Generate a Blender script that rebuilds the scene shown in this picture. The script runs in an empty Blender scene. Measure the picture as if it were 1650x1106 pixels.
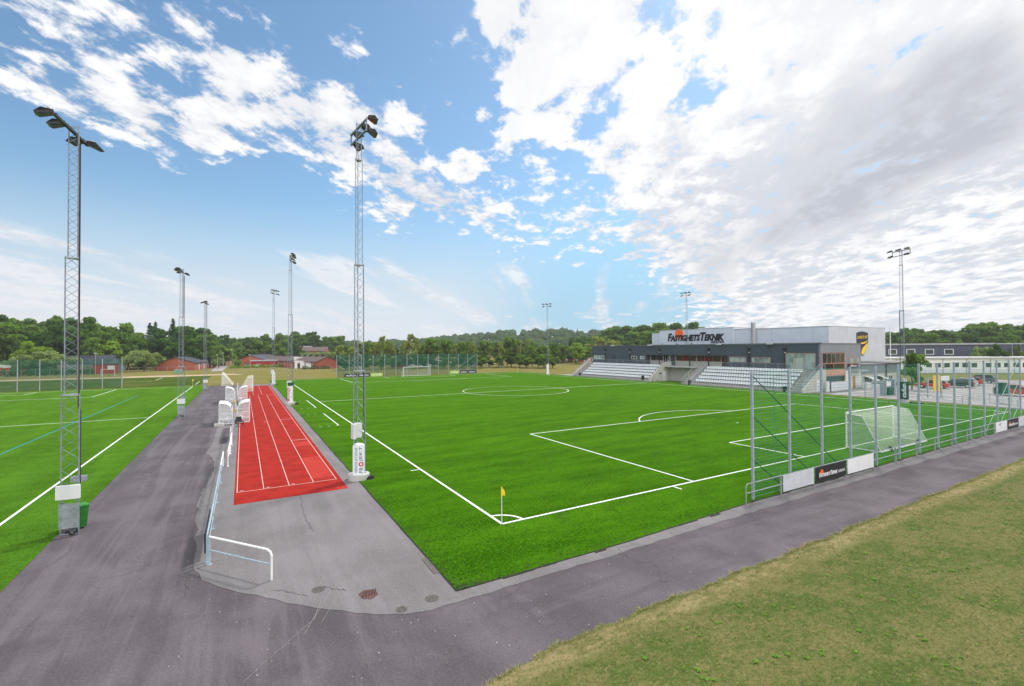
# Recreation of a football ground with red running lanes, seen from a raised bank.
import bpy, bmesh, math, random
import numpy as np
from mathutils import Vector, Matrix, Euler
random.seed(7)
RNG = np.random.default_rng(11)
scene = bpy.context.scene
COL = scene.collection
R = math.radians
PI = math.pi

# ------------------------------------------------------------------ camera
CAM = Vector((-9.2624, -16.852, 7.2206))
YAW, PITCH, ROLL, FPX = 0.526015, 0.0134247, -0.0052201, 747.151
_fw = Vector((math.sin(YAW)*math.cos(PITCH), math.cos(YAW)*math.cos(PITCH), math.sin(PITCH)))
_rt = Vector((math.cos(YAW), -math.sin(YAW), 0))
_up = _rt.cross(_fw)
_r2 = _rt*math.cos(ROLL) + _up*math.sin(ROLL)
_u2 = -_rt*math.sin(ROLL) + _up*math.cos(ROLL)
cd = bpy.data.cameras.new('camera')
cd.sensor_fit = 'HORIZONTAL'; cd.sensor_width = 36.0; cd.lens = FPX/1650*36.0
cd.clip_start = 0.1; cd.clip_end = 8000
cam = bpy.data.objects.new('camera', cd)
M = Matrix((( _r2.x, _u2.x, -_fw.x, CAM.x), (_r2.y, _u2.y, -_fw.y, CAM.y), (_r2.z, _u2.z, -_fw.z, CAM.z), (0, 0, 0, 1)))
cam.matrix_world = M
COL.objects.link(cam); scene.camera = cam

def ray(px, py):
    return _fw + _r2*((px-825)/FPX) - _u2*((py-553)/FPX)
def far(px, dist, py=563.0):
    """world point seen in that direction, dist metres away over the ground"""
    d = ray(px, py); t = dist/math.hypot(d.x, d.y)
    return CAM + d*t

# ------------------------------------------------------------------ world + sun
SUN_DIR_PX = (1330, -560)          # the sun stands behind the bright cloud, above the frame
sd = ray(*SUN_DIR_PX).normalized()
SUN_EL = math.asin(sd.z); SUN_AZ = math.atan2(sd.x, sd.y)
world = bpy.data.worlds.new('World'); scene.world = world; world.use_nodes = True
class NT:
    def __init__(s, tree): s.t = tree; s.n = tree.nodes; s.l = tree.links
    def new(s, typ, **kw):
        nd = s.n.new(typ)
        for k, v in kw.items(): setattr(nd, k, v)
        return nd
    def link(s, a, b): s.l.new(a, b)
    def put(s, sock, v):
        if hasattr(v, 'is_linked') or hasattr(v, 'links'): s.l.new(v, sock)
        else: sock.default_value = v
    def m(s, op, a, b=None, c=None, clamp=False):
        nd = s.n.new('ShaderNodeMath'); nd.operation = op; nd.use_clamp = clamp
        s.put(nd.inputs[0], a)
        if b is not None: s.put(nd.inputs[1], b)
        if c is not None: s.put(nd.inputs[2], c)
        return nd.outputs[0]
    def vm(s, op, a, b=None, out=0):
        nd = s.n.new('ShaderNodeVectorMath'); nd.operation = op
        s.put(nd.inputs[0], a)
        if b is not None: s.put(nd.inputs[1], b)
        return nd.outputs[out]
    def dot(s, a, v):
        nd = s.n.new('ShaderNodeVectorMath'); nd.operation = 'DOT_PRODUCT'
        s.put(nd.inputs[0], a); nd.inputs[1].default_value = v
        return nd.outputs['Value']
    def ss(s, x, a, b, lo=0.0, hi=1.0):
        nd = s.n.new('ShaderNodeMapRange'); nd.interpolation_type = 'SMOOTHSTEP'
        s.put(nd.inputs['Value'], x)
        for k, v in (('From Min', a), ('From Max', b), ('To Min', lo), ('To Max', hi)): s.put(nd.inputs[k], v)
        return nd.outputs['Result']
    def noise(s, vec, scale, detail=4, rough=0.55, lac=2.0, dist=0.0):
        nd = s.n.new('ShaderNodeTexNoise'); nd.noise_dimensions = '3D'
        if vec is not None: s.put(nd.inputs['Vector'], vec)
        for k, v in (('Scale', scale), ('Detail', detail), ('Roughness', rough), ('Lacunarity', lac), ('Distortion', dist)): nd.inputs[k].default_value = v
        return nd.outputs['Fac']
    def mix(s, f, a, b, blend='MIX'):
        nd = s.n.new('ShaderNodeMix'); nd.data_type = 'RGBA'; nd.blend_type = blend
        s.put(nd.inputs['Factor'], f)
        for i, v in ((6, a), (7, b)):
            if isinstance(v, (tuple, list)): v = tuple(v)+((1.0,) if len(v) == 3 else ())
            s.put(nd.inputs[i], v)
        return nd.outputs[2]
    def comb(s, x, y, z):
        nd = s.n.new('ShaderNodeCombineXYZ')
        for i, v in enumerate((x, y, z)): s.put(nd.inputs[i], v)
        return nd.outputs[0]
    def sep(s, v):
        nd = s.n.new('ShaderNodeSeparateXYZ'); s.put(nd.inputs[0], v); return nd.outputs

def make_sky():
    w = NT(world.node_tree); w.n.clear()
    out = w.new('ShaderNodeOutputWorld'); bg = w.new('ShaderNodeBackground')
    sky = w.new('ShaderNodeTexSky'); sky.sky_type = 'NISHITA'; sky.sun_disc = False
    sky.sun_elevation = SUN_EL; sky.sun_rotation = SUN_AZ
    sky.air_density = 1.0; sky.dust_density = 0.6; sky.ozone_density = 1.6; sky.altitude = 50
    D = w.new('ShaderNodeTexCoord').outputs['Generated']
    x, y, z = w.sep(D)
    zc = w.m('MAXIMUM', z, 0.0)
    # flat cloud layer seen in perspective: one axis follows the wind
    az = math.atan2(ray(950, 563).x, ray(950, 563).y)
    wx, wy = math.sin(az), math.cos(az)
    den = w.m("ADD", zc, 0.14)
    al = w.m('DIVIDE', w.m('ADD', w.m('MULTIPLY', x, wx), w.m('MULTIPLY', y, wy)), den)
    ac = w.m('DIVIDE', w.m('SUBTRACT', w.m('MULTIPLY', x, wy), w.m('MULTIPLY', y, wx)), den)
    Pc = w.comb(w.m("MULTIPLY", al, 0.8), ac, 0.0)          # cumulus field
    Ps = w.comb(w.m('MULTIPLY', al, 0.22), w.m('ADD', ac, 7.3), 3.1)     # streaks
    def blob(px, py, r0, r1):
        """1 inside r0 pixels of a direction, 0 outside r1"""
        c = ray(px, py).normalized()
        s = 1/ray(px, py).length
        return w.ss(w.dot(D, c), math.cos(math.atan(r1/FPX*s)), math.cos(math.atan(r0/FPX*s)))
    def side(p, q, w0, w1):
        """great-circle edge through two directions: smooth step across it (right of p->q)"""
        n = ray(*q).cross(ray(*p)).normalized()
        return w.ss(w.dot(D, n), w0, w1)
    dom = w.dot(D, tuple(ray(1300, 250).normalized()))
    # --- coverage
    right = side((640, -60), (1010, 520), -0.10, 0.26)         # bank on the right
    cov = w.m('SUBTRACT', w.m('MULTIPLY', right, 1.35), 0.52)
    adds = [(250, 110, 10, 170, .30), (360, 165, 0, 140, .36), (450, 175, 0, 120, .46), (520, 220, 0, 110, .42), (600, 275, 0, 130, .58), (690, 310, 0, 110, .42), (760, 345, 0, 110, .40), (860, 380, 0, 130, .40), (755, 255, 0, 45, .55), (865, 195, 10, 75, .50),
            (90, 90, 10, 190, .24), (130, 20, 0, 120, .30), (300, 225, 0, 100, .36), (365, 235, 0, 70, .3), (560, 75, 0, 50, .55), (800, 30, 0, 45, .72), (825, 130, 0, 45, .60), (190, 210, 0, 90, .34), (30, 170, 0, 100, .30), (120, 150, 0, 70, .25), (630, 180, 0, 60, .55), (890, 80, 0, 80, .45), (990, 60, 0, 80, .28), (685, 185, 0, 22, .6), (560, 160, 0, 60, .35), (330, 60, 0, 70, .3), (800, 215, 0, 40, .4),
            (700, 80, 30, 130, -.2), (130, 310, 50, 180, -.34), (450, 350, 60, 180, -.40), (955, 190, 0, 50, -.45), (1060, 50, 0, 75, -.55), (1115, 125, 0, 70, -.42), (1010, 130, 0, 60, -.35), (1130, 175, 0, 50, -.25), (930, 290, 0, 60, -.35), (1200, 105, 0, 60, -.25), (720, 440, 20, 120, -.5)]
    for px, py, r0, r1, a in adds:
        cov = w.m('ADD', cov, w.m('MULTIPLY', blob(px, py, r0, r1), a))
    # unseen bright cloud added behind the camera to brighten the shaded walls
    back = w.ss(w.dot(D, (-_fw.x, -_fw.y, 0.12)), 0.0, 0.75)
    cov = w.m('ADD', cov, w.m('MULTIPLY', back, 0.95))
    low = w.ss(z, 0.10, 0.24)
    n1 = w.noise(Pc, 8.2, 7, 0.60, 2.15, 0.12)
    dens = w.m('ADD', w.m('MULTIPLY', w.m('SUBTRACT', n1, 0.5), 4.0), cov)
    left_low = w.m('MULTIPLY', w.m('SUBTRACT', 1.0, low), w.m('SUBTRACT', 1.0, right))
    dens = w.m('SUBTRACT', dens, w.m('MULTIPLY', left_low, 0.9))
    cum = w.ss(dens, -0.10, 0.46)
    # --- streaks near the horizon
    n3 = w.noise(Ps, 2.6, 5, 0.5, 2.0, 0.15)
    sx = w.m('ADD', n3, w.m('MULTIPLY', blob(60, 430, 60, 380), 0.12))
    sx = w.m('ADD', sx, w.m('MULTIPLY', blob(700, 480, 20, 260), 0.05))
    sx = w.m('SUBTRACT', sx, w.m('MULTIPLY', w.ss(z, 0.14, 0.32), 0.5))
    st = w.m('MULTIPLY', w.ss(sx, 0.53, 0.65), 0.74)
    # two thin lenses and small far cumulus
    n4 = w.noise(w.comb(w.m('MULTIPLY', w.m('ARCTAN2', x, y), 9.0), w.m('MULTIPLY', z, 34.0), 1.7), 1.6, 5, 0.55)
    farc = w.m('MULTIPLY', w.ss(n4, 0.56, 0.64), w.m('MULTIPLY', w.ss(z, 0.012, 0.04), w.ss(z, 0.105, 0.06)))
    farc = w.m('MULTIPLY', farc, 0.75)
    cloud = w.m('MAXIMUM', w.m('MAXIMUM', cum, st), farc)
    # --- cloud light: white, with grey bases on the right
    n5 = w.noise(w.comb(w.m('MULTIPLY', al, 0.30), ac, 9.0), 1.9, 6, 0.58, 2.0, 0.2)
    gband = None
    for px, py, r0, r1, a in [(1310, 290, 30, 170, .30), (1450, 235, 40, 190, .30), (1610, 170, 30, 170, .26), (1190, 350, 10, 150, .17), (1060, 440, 10, 160, .16), (940, 470, 0, 150, .10), (1330, 60, 0, 90, .10), (1420, 110, 0, 110, .14), (1560, 40, 0, 90, .14), (1130, 150, 20, 170, -.14), (1560, 380, 30, 150, -.16), (1290, 130, 10, 120, -.05)]:
        t = w.m('MULTIPLY', blob(px, py, r0, r1), a)
        gband = t if gband is None else w.m('ADD', gband, t)
    grey = w.ss(w.m('ADD', w.m('MULTIPLY', w.m('SUBTRACT', n5, 0.5), 1.25), gband), 0.04, 0.62)
    puff = w.ss(w.m('ADD', n1, w.m('MULTIPLY', w.m('SUBTRACT', n5, 0.5), 0.7)), 0.38, 0.60)
    bright = w.mix(grey, (0.785, 0.785, 0.795), (0.40, 0.42, 0.475))
    mott = w.m('MULTIPLY', w.m('SUBTRACT', 1.0, puff), w.m('ADD', 0.35, w.m('MULTIPLY', w.ss(z, 0.50, 0.28), 0.55)))
    bright = w.mix(mott, bright, (0.50, 0.53, 0.59))
    glow = w.m('POWER', w.m('MAXIMUM', w.dot(D, tuple(ray(1330, -330).normalized())), 0.0), 5.0)
    bright = w.mix(w.m('MULTIPLY', glow, 0.12), bright, (0.95, 0.94, 0.93))
    bright = w.mix(back, bright, (1.75, 1.73, 1.70))  # added cloud raised above white as fill light for shaded faces
    # low right: pale veil
    veil = w.m('MULTIPLY', w.ss(z, 0.30, 0.02), side((860, 700), (1000, 300), 0.0, 0.30))
    skyc = w.mix(1.0, sky.outputs[0], (SKY_K*0.90, SKY_K*1.09, SKY_K*1.10), 'MULTIPLY')
    hz = w.ss(z, 0.36, 0.04)
    skyc = w.mix(w.m('MULTIPLY', hz, 0.86), skyc, (0.265, 0.455, 0.62))
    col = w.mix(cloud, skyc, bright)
    col = w.mix(w.m('MULTIPLY', veil, 0.80), col, (0.66, 0.67, 0.70))
    # below the horizon: dull ground light
    col = w.mix(w.ss(z, 0.0, -0.03), col, (0.10, 0.12, 0.08))
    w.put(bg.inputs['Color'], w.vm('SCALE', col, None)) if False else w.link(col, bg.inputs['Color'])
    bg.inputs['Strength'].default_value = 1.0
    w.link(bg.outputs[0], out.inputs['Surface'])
SKY_K = 0.106
make_sky()
sl = bpy.data.lights.new('sun', 'SUN'); sl.energy = 2.6; sl.angle = R(7); sl.color = (1.0, 0.955, 0.89)
so = bpy.data.objects.new('sun', sl); COL.objects.link(so)
so.rotation_euler = (-sd).to_track_quat('-Z', 'Y').to_euler(); so.location = (60, 40, 80)
scene.view_settings.view_transform = 'Standard'; scene.view_settings.look = 'None'
scene.view_settings.exposure = 0.36; scene.view_settings.gamma = 1.0

# ------------------------------------------------------------------ helpers
def tag(o, label=None, cat=None, group=None, kind=None):
    if label: o['label'] = label
    if cat: o['category'] = cat
    if group: o['group'] = group
    if kind: o['kind'] = kind
    return o
def empty(name, loc=(0, 0, 0), rz=0.0, label=None, cat=None, group=None):
    o = bpy.data.objects.new(name, None); COL.objects.link(o)
    o.location = loc; o.rotation_euler = (0, 0, rz); o.empty_display_size = 0.2
    return tag(o, label, cat, group)
def kids(o):
    return [c for c in COL.objects if c.parent == o]
KIDS = {}
def link_child(o, parent):
    o.parent = parent; KIDS.setdefault(parent.name, []).append(o)
def copy_tree(o, loc=None, rz=None, parent=None, label=None, group=None, scale=None):
    c = o.copy(); COL.objects.link(c)
    if parent is not None: link_child(c, parent)
    else:
        if loc is not None: c.location = loc
        if rz is not None: c.rotation_euler = (0, 0, rz)
        if scale is not None: c.scale = scale
        if label: c['label'] = label
        if group: c['group'] = group
    for k in KIDS.get(o.name, []): copy_tree(k, parent=c)
    return c

class MB:
    """collects shapes for one mesh"""
    def __init__(s): s.v = []; s.f = []; s.mi = []; s.cur = 0
    def add(s, vs, fs):
        b = len(s.v); s.v.extend([tuple(v) for v in vs])
        for f in fs: s.f.append(tuple(b+i for i in f)); s.mi.append(s.cur)
        return s
    def quad(s, a, b, c, d): return s.add([a, b, c, d], [(0, 1, 2, 3)])
    def box(s, x0, x1, y0, y1, z0, z1):
        return s.add([(x0, y0, z0), (x1, y0, z0), (x1, y1, z0), (x0, y1, z0), (x0, y0, z1), (x1, y0, z1), (x1, y1, z1), (x0, y1, z1)],
                     [(0, 3, 2, 1), (4, 5, 6, 7), (0, 1, 5, 4), (1, 2, 6, 5), (2, 3, 7, 6), (3, 0, 4, 7)])
    def bevbox(s, x0, x1, y0, y1, z0, z1, b):
        """box with its vertical edges and top edge cut"""
        def ring(i, z): return [(x0+i+b, y0+i, z), (x1-i-b, y0+i, z), (x1-i, y0+i+b, z), (x1-i, y1-i-b, z), (x1-i-b, y1-i, z), (x0+i+b, y1-i, z), (x0+i, y1-i-b, z), (x0+i, y0+i+b, z)]
        v = ring(0, z0)+ring(0, z1-b)+ring(b*.7, z1)
        f = [tuple(range(7, -1, -1)), tuple(range(16, 24))]
        for k in (0, 8):
            for i in range(8): j = (i+1) % 8; f.append((k+i, k+j, k+8+j, k+8+i))
        return s.add(v, f)
    def tube(s, p0, p1, r0, r1=None, n=6, cap=True):
        p0 = Vector(p0); p1 = Vector(p1); r1 = r0 if r1 is None else r1
        d = (p1-p0); L = d.length
        if L < 1e-6: return s
        d /= L
        u = d.cross(Vector((0, 0, 1)) if abs(d.z) < 0.95 else Vector((1, 0, 0))).normalized(); w = d.cross(u)
        vs = []
        for p, r in ((p0, r0), (p1, r1)):
            for i in range(n):
                a = 2*PI*(i+.5)/n; vs.append(p+u*(math.cos(a)*r)+w*(math.sin(a)*r))
        fs = [(i, (i+1) % n, n+(i+1) % n, n+i) for i in range(n)]
        if cap: fs += [tuple(range(n-1, -1, -1)), tuple(range(n, 2*n))]
        return s.add(vs, fs)
    def path(s, pts, r, n=6):
        for a, b in zip(pts[:-1], pts[1:]): s.tube(a, b, r, n=n)
        return s
    def prism(s, poly, lo, hi, axis='y', M=None):
        """extrude a 2D outline along an axis; poly in the two other axes (xz for y, yz for x, xy for z)"""
        def mk(p, h):
            q = {'y': (p[0], h, p[1]), 'x': (h, p[0], p[1]), 'z': (p[0], p[1], h)}[axis]
            return M @ Vector(q) if M else q
        n = len(poly); vs = [mk(p, lo) for p in poly]+[mk(p, hi) for p in poly]
        fs = [tuple(range(n)), tuple(range(2*n-1, n-1, -1))]+[(i, n+i, n+(i+1) % n, (i+1) % n) for i in range(n)]
        return s.add(vs, fs)
    def xf(s, M, start=0):
        for i in range(start, len(s.v)): s.v[i] = tuple(M @ Vector(s.v[i]))
        return s
    def mesh(s, name, *mats):
        me = bpy.data.meshes.new(name); me.from_pydata(s.v, [], s.f)
        for m in mats: me.materials.append(m)
        if len(mats) > 1: me.polygons.foreach_set('material_index', s.mi)
        me.update()
        return me
    def build(s, name, mats, parent=None, fix=True):
        if not isinstance(mats, (list, tuple)): mats = [mats]
        me = s.mesh(name, *mats)
        if fix and len(s.f) < 40000:
            bm = bmesh.new(); bm.from_mesh(me); bmesh.ops.recalc_face_normals(bm, faces=bm.faces[:]); bm.to_mesh(me); bm.free()
        return put(name, me, parent)
def put(name, me, parent=None, loc=None):
    o = bpy.data.objects.new(name, me); COL.objects.link(o)
    if parent is not None: link_child(o, parent)
    if loc is not None: o.location = loc
    return o
def smooth(o):
    o.data.polygons.foreach_set('use_smooth', [True]*len(o.data.polygons)); return o

def text_mesh(body, size, shear=0.0, bold=0.0, extrude=0.01, spacing=1.0, caps=False, align='LEFT', scap=0.75):
    cu = bpy.data.curves.new('lettering', 'FONT'); cu.body = body; cu.size = size; cu.shear = shear
    cu.offset = bold; cu.extrude = extrude; cu.space_character = spacing; cu.align_x = align; cu.resolution_u = 2
    cu.small_caps_scale = scap
    if caps:
        for i, ch in enumerate(body):
            if ch.islower(): cu.body_format[i].use_small_caps = True
    o = bpy.data.objects.new('lettering', cu); COL.objects.link(o)
    dg = bpy.context.evaluated_depsgraph_get(); dg.update()
    me = bpy.data.meshes.new_from_object(o.evaluated_get(dg))
    bpy.data.objects.remove(o); bpy.data.curves.remove(cu)
    return me
def place_text(name, me, origin, right, up, mat, parent=None, width=None, height=None):
    """lay a text mesh on a plane: right/up are its directions; scale to a width/height"""
    xs = [v.co.x for v in me.vertices]; ys = [v.co.y for v in me.vertices]
    x0, x1, y0, y1 = min(xs), max(xs), min(ys), max(ys)
    sx = width/(x1-x0) if width else 1.0; sy = height/(y1-y0) if height else sx
    if not width and height: sx = sy
    r = Vector(right).normalized(); u = Vector(up).normalized(); n = r.cross(u)
    o = Vector(origin)
    for v in me.vertices: v.co = o+r*((v.co.x-x0)*sx)+u*((v.co.y-y0)*sy)+n*v.co.z
    me.materials.clear(); me.materials.append(mat)
    return put(name, me, parent)

# ------------------------------------------------------------------ materials
def base_mat(name):
    m = bpy.data.materials.new(name); m.use_nodes = True
    w = NT(m.node_tree); b = w.n['Principled BSDF']
    return m, w, b
def pos(w): return w.new('ShaderNodeNewGeometry').outputs['Position']
def mat(name, col, rough=0.6, var=0.12, scale=3.0, metal=0.0, spec=0.3, bump=0.0, bscale=30, grime=0.0, trans=0.0, coord='pos'):
    m, w, b = base_mat(name)
    p = pos(w) if coord == 'pos' else w.new('ShaderNodeTexCoord').outputs['Object']
    c = tuple(col)
    if var > 0:
        n = w.noise(p, scale, 5, 0.6)
        f = w.ss(n, 0.3, 0.7)
        cc = w.mix(f, tuple(x*(1-var) for x in c), tuple(min(1, x*(1+var)) for x in c))
    else: cc = c+(1,)
    if grime > 0:
        g = w.noise(w.vm('MULTIPLY', p, (1.0, 1.0, 0.35)), 1.3, 5, 0.65)
        cc = w.mix(w.m('MULTIPLY', w.ss(g, 0.5, 0.75), grime), cc, (0.10, 0.09, 0.08))
    w.put(b.inputs['Base Color'], cc)
    b.inputs['Roughness'].default_value = rough; b.inputs['Metallic'].default_value = metal
    b.inputs['Specular IOR Level'].default_value = spec
    if bump > 0:
        bn = w.new('ShaderNodeBump'); bn.inputs['Strength'].default_value = bump; bn.inputs['Distance'].default_value = 0.03
        w.link(w.noise(p, bscale, 4, 0.6), bn.inputs['Height']); w.link(bn.outputs[0], b.inputs['Normal'])
    return m
def axis_mask(w, p, ax, period, width, off=0.0):
    """thin lines every period metres along an axis"""
    v = w.sep(p)[ax]
    fr = w.m('FRACT', w.m('DIVIDE', w.m('ADD', v, off+1000*period), period))
    return w.m('LESS_THAN', fr, width/period)
def clad_mat(name, col, ax=1, period=6.0, seam=0.05, rib_ax=2, rib=0.28, rough=0.45, seamcol=0.55, ribdark=0.80):
    m, w, b = base_mat(name); p = pos(w)
    n = w.noise(p, 0.5, 4, 0.6)
    cc = w.mix(w.ss(n, .3, .7), tuple(c*0.94 for c in col), tuple(c*1.05 for c in col))
    if rib: cc = w.mix(w.m('MULTIPLY', axis_mask(w, p, rib_ax, rib, rib*0.22), 1.0), cc, tuple(c*ribdark for c in col))
    if period: cc = w.mix(axis_mask(w, p, ax, period, seam), cc, tuple(c*seamcol for c in col))
    w.put(b.inputs['Base Color'], cc); b.inputs['Roughness'].default_value = rough; b.inputs['Specular IOR Level'].default_value = 0.35
    return m
def brick_mat(name, c1, c2, mortar, scale=1.0, rough=0.85):
    m, w, b = base_mat(name)
    geo = w.new('ShaderNodeNewGeometry'); p = geo.outputs['Position']; x, y, z = w.sep(p)
    h = w.m('ADD', w.m('MULTIPLY', x, 0.83), w.m('MULTIPLY', y, 0.55))
    br = w.new('ShaderNodeTexBrick'); w.link(w.comb(h, z, 0.0), br.inputs['Vector'])
    br.inputs['Color1'].default_value = c1+(1,); br.inputs['Color2'].default_value = c2+(1,); br.inputs['Mortar'].default_value = mortar+(1,)
    br.inputs['Scale'].default_value = scale; br.inputs['Brick Width'].default_value = .26; br.inputs['Row Height'].default_value = .08; br.inputs['Mortar Size'].default_value = .012
    n = w.noise(p, 0.7, 4, .6)
    w.put(b.inputs['Base Color'], w.mix(w.m('MULTIPLY', w.ss(n, .35, .7), .25), br.outputs['Color'], tuple(c*.6 for c in c1)))
    b.inputs['Roughness'].default_value = rough; b.inputs['Specular IOR Level'].default_value = .2
    return m
def roof_mat(name, col):
    m, w, b = base_mat(name); p = pos(w)
    n = w.noise(p, 1.2, 5, .65)
    cc = w.mix(w.ss(n, .3, .7), tuple(c*.75 for c in col), tuple(c*1.25 for c in col))
    cc = w.mix(w.m('MULTIPLY', axis_mask(w, p, 2, 0.16, 0.05), 0.5), cc, tuple(c*.5 for c in col))
    w.put(b.inputs['Base Color'], cc); b.inputs['Roughness'].default_value = .7; b.inputs['Specular IOR Level'].default_value = .3
    return m
def glass_mat(name, col, rough=0.08):
    m, w, b = base_mat(name); p = pos(w)
    n = w.noise(p, 0.6, 3, .6)
    w.put(b.inputs['Base Color'], w.mix(w.ss(n, .35, .65), tuple(c*.6 for c in col), tuple(c*1.35 for c in col)))
    b.inputs['Roughness'].default_value = rough; b.inputs['Specular IOR Level'].default_value = .6
    return m
def net_mat(name, col, cover, ax=(1, 2), period=0.12):
    """knotted net: thread colour where a cord runs, open between; the even share of cord stands for the unseen fine mesh"""
    m, w, b = base_mat(name); out = w.n['Material Output']
    tr = w.new('ShaderNodeBsdfTransparent'); mx = w.new('ShaderNodeMixShader')
    b.inputs['Base Color'].default_value = col+(1,); b.inputs['Roughness'].default_value = .8; b.inputs['Specular IOR Level'].default_value = .1
    p = pos(w)
    f = w.m('ADD', cover, w.m('MULTIPLY', w.m('SUBTRACT', w.noise(p, .5, 2, .5), 0.5), cover*0.5))
    w.put(mx.inputs[0], f); w.link(tr.outputs[0], mx.inputs[1]); w.link(b.outputs[0], mx.inputs[2]); w.link(mx.outputs[0], out.inputs[0])
    return m

MT = {}
MT['galv'] = mat('galvanised_steel', (.36, .39, .42), .45, .18, 6, metal=.35, grime=.15)
MT['mast'] = mat('mast_steel', (.24, .28, .34), .5, .2, 6, metal=.3, grime=.15)
MT['galv_post'] = mat('galvanised_post', (.37, .42, .50), .5, .12, 5, metal=.25, grime=.1)
MT['white'] = mat('white_paint', (.72, .72, .71), .45, .05, 5, grime=.12)
MT['white_rail'] = mat('worn_white_paint', (.80, .80, .80), .5, .05, 9, grime=.18)
MT['blue_rail'] = mat('pale_blue_steel', (.36, .46, .53), .5, .12, 6, metal=.2, grime=.25)
MT['lamp'] = mat('lamp_housing', (.028, .028, .028), .5, .2, 8)
MT['lampglass'] = mat('lamp_glass', (.075, .085, .05), .15, .3, 6, spec=.6)
MT['lampcap'] = mat('lamp_cap', (.55, .56, .57), .5, .15, 8, metal=.3)
MT['black'] = mat('black_plastic', (.02, .02, .022), .5, .2, 8)
MT['rubber'] = mat('rubber', (.018, .018, .02), .8, .2, 8)
MT['cable'] = mat('brown_cable', (.055, .035, .035), .6, .2, 8)
MT['concrete'] = mat('concrete', (.36, .345, .33), .85, .14, 1.2, grime=.30, bump=.15)
MT['concrete_pale'] = mat('pale_concrete', (.47, .46, .44), .85, .10, 1.2, grime=.18, bump=.15)
MT['box_white'] = mat('white_cabinet', (.66, .67, .69), .4, .04, 4, grime=.12)
MT['cover'] = mat('zinc_cover', (.30, .33, .37), .45, .22, 5, metal=.4, grime=.2)
MT['bin'] = mat('green_plastic', (.035, .22, .035), .5, .15, 6)
MT['darkgreen'] = mat('dark_green_plastic', (.012, .07, .035), .5, .2, 6)
MT['yellow'] = mat('yellow_cloth', (.85, .64, .05), .7, .15, 14)
MT['yellow_sheet'] = mat('yellow_board', (.78, .50, .03), .5, .12, 4)
MT['banner'] = mat('white_banner', (.72, .75, .80), .5, .04, 4)
MT['navy'] = mat('navy_board', (.010, .018, .040), .45, .2, 4)
MT['charcoal'] = mat('charcoal_board', (.022, .022, .026), .5, .2, 4)
MT['ink'] = mat('dark_lettering', (.018, .020, .028), .5, .1, 4)
MT['inkgrey'] = mat('grey_lettering', (.10, .12, .15), .5, .1, 4)
MT['white_ink'] = mat('white_lettering', (.82, .82, .82), .5, .05, 4)
MT['red_ink'] = mat('red_lettering', (.60, .02, .05), .5, .1, 4)
MT['orange'] = mat('orange_disc', (.92, .13, .012), .5, .04, 4)
MT['crest_yellow'] = mat('crest_yellow', (.86, .56, .02), .5, .06, 2)
MT['lime'] = mat('lime_board', (.42, .58, .12), .5, .25, 3)
MT['boardwhite'] = mat('pale_board', (.58, .60, .66), .4, .08, 2, grime=.06)
MT['boardback'] = mat('bright_board', (.78, .79, .82), .4, .04, 2, grime=.08)
MT['seat'] = mat('seat_plastic', (.74, .76, .79), .4, .08, 6, grime=.08)
MT['glass'] = glass_mat('window_glass', (.045, .06, .06))
MT['glass_dark'] = glass_mat('dark_glass', (.030, .028, .026))
MT['glass_mint'] = glass_mat('pale_glass', (.26, .34, .33), .15)
MT['glass_poly'] = None
MT['clad_dark'] = clad_mat('dark_cladding', (.066, .084, .108), 1, 0, rib_ax=2, rib=.3)
MT['clad_end'] = clad_mat('grey_panels', (.20, .215, .24), 0, 4.2, .06, rib=0)
MT['clad_hall'] = clad_mat('hall_cladding', (.58, .63, .71), 1, 8.4, .10, rib_ax=2, rib=.35, ribdark=.93, seamcol=.72)
MT['clad_hall_end'] = clad_mat('hall_end_cladding', (.50, .52, .57), 0, 6.1, .10, rib=0, seamcol=.85)
MT['clad_annex'] = clad_mat('annex_cladding', (.18, .21, .23), 0, 0, rib_ax=0, rib=.3, ribdark=.85)
MT['render_beige'] = mat('beige_render', (.46, .45, .41), .85, .07, 1, grime=.10)
MT['render_white'] = mat('white_render', (.72, .72, .71), .8, .05, 1, grime=.06)
MT['felt'] = mat('roof_felt', (.16, .165, .175), .9, .12, .4)
MT['roof_metal'] = mat('roof_metal', (.42, .42, .43), .5, .08, .6, metal=.2)
MT['frame_orange'] = mat('timber_frame', (.42, .22, .155), .6, .12, 5)
MT['frame_dark'] = mat('dark_frame', (.03, .033, .036), .5, .1, 5)
MT['frame_white'] = mat('white_frame', (.75, .75, .74), .5, .04, 5)
MT['frame_grey'] = mat('grey_steel_frame', (.27, .29, .31), .5, .1, 5, metal=.2)
MT['pinkpanel'] = mat('salmon_panel', (.50, .27, .20), .7, .10, 2)
MT['wood_door'] = mat('timber_door', (.45, .25, .10), .6, .2, 3)
MT['wall_inner'] = mat('mint_wall', (.40, .47, .42), .8, .05, 2)
MT['brick'] = brick_mat('red_brick', (.36, .075, .040), (.42, .10, .055), (.30, .15, .11))
MT['red_wood'] = clad_mat('red_boarding', (.34, .020, .028), 0, 0, rib_ax=0, rib=.25, ribdark=.7, rough=.7)
MT['roof_dark'] = roof_mat('dark_roof_tiles', (.055, .062, .080))
MT['roof_brown'] = roof_mat('brown_roof_tiles', (.13, .095, .085))
MT['roof_grey'] = roof_mat('grey_roof_tiles', (.24, .23, .23))
MT['clad_school'] = clad_mat('school_cladding', (.075, .085, .125), 0, 0, rib_ax=0, rib=.6, ribdark=.85)
MT['net_white'] = net_mat('white_goal_net', (.80, .82, .76), .29)
MT['net_white_thin'] = net_mat('thin_goal_net', (.70, .72, .70), .24)
MT['net_far'] = net_mat('far_green_net', (.025, .12, .085), .48)
MT['net_left'] = net_mat('left_green_net', (.02, .12, .09), .40)
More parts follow.
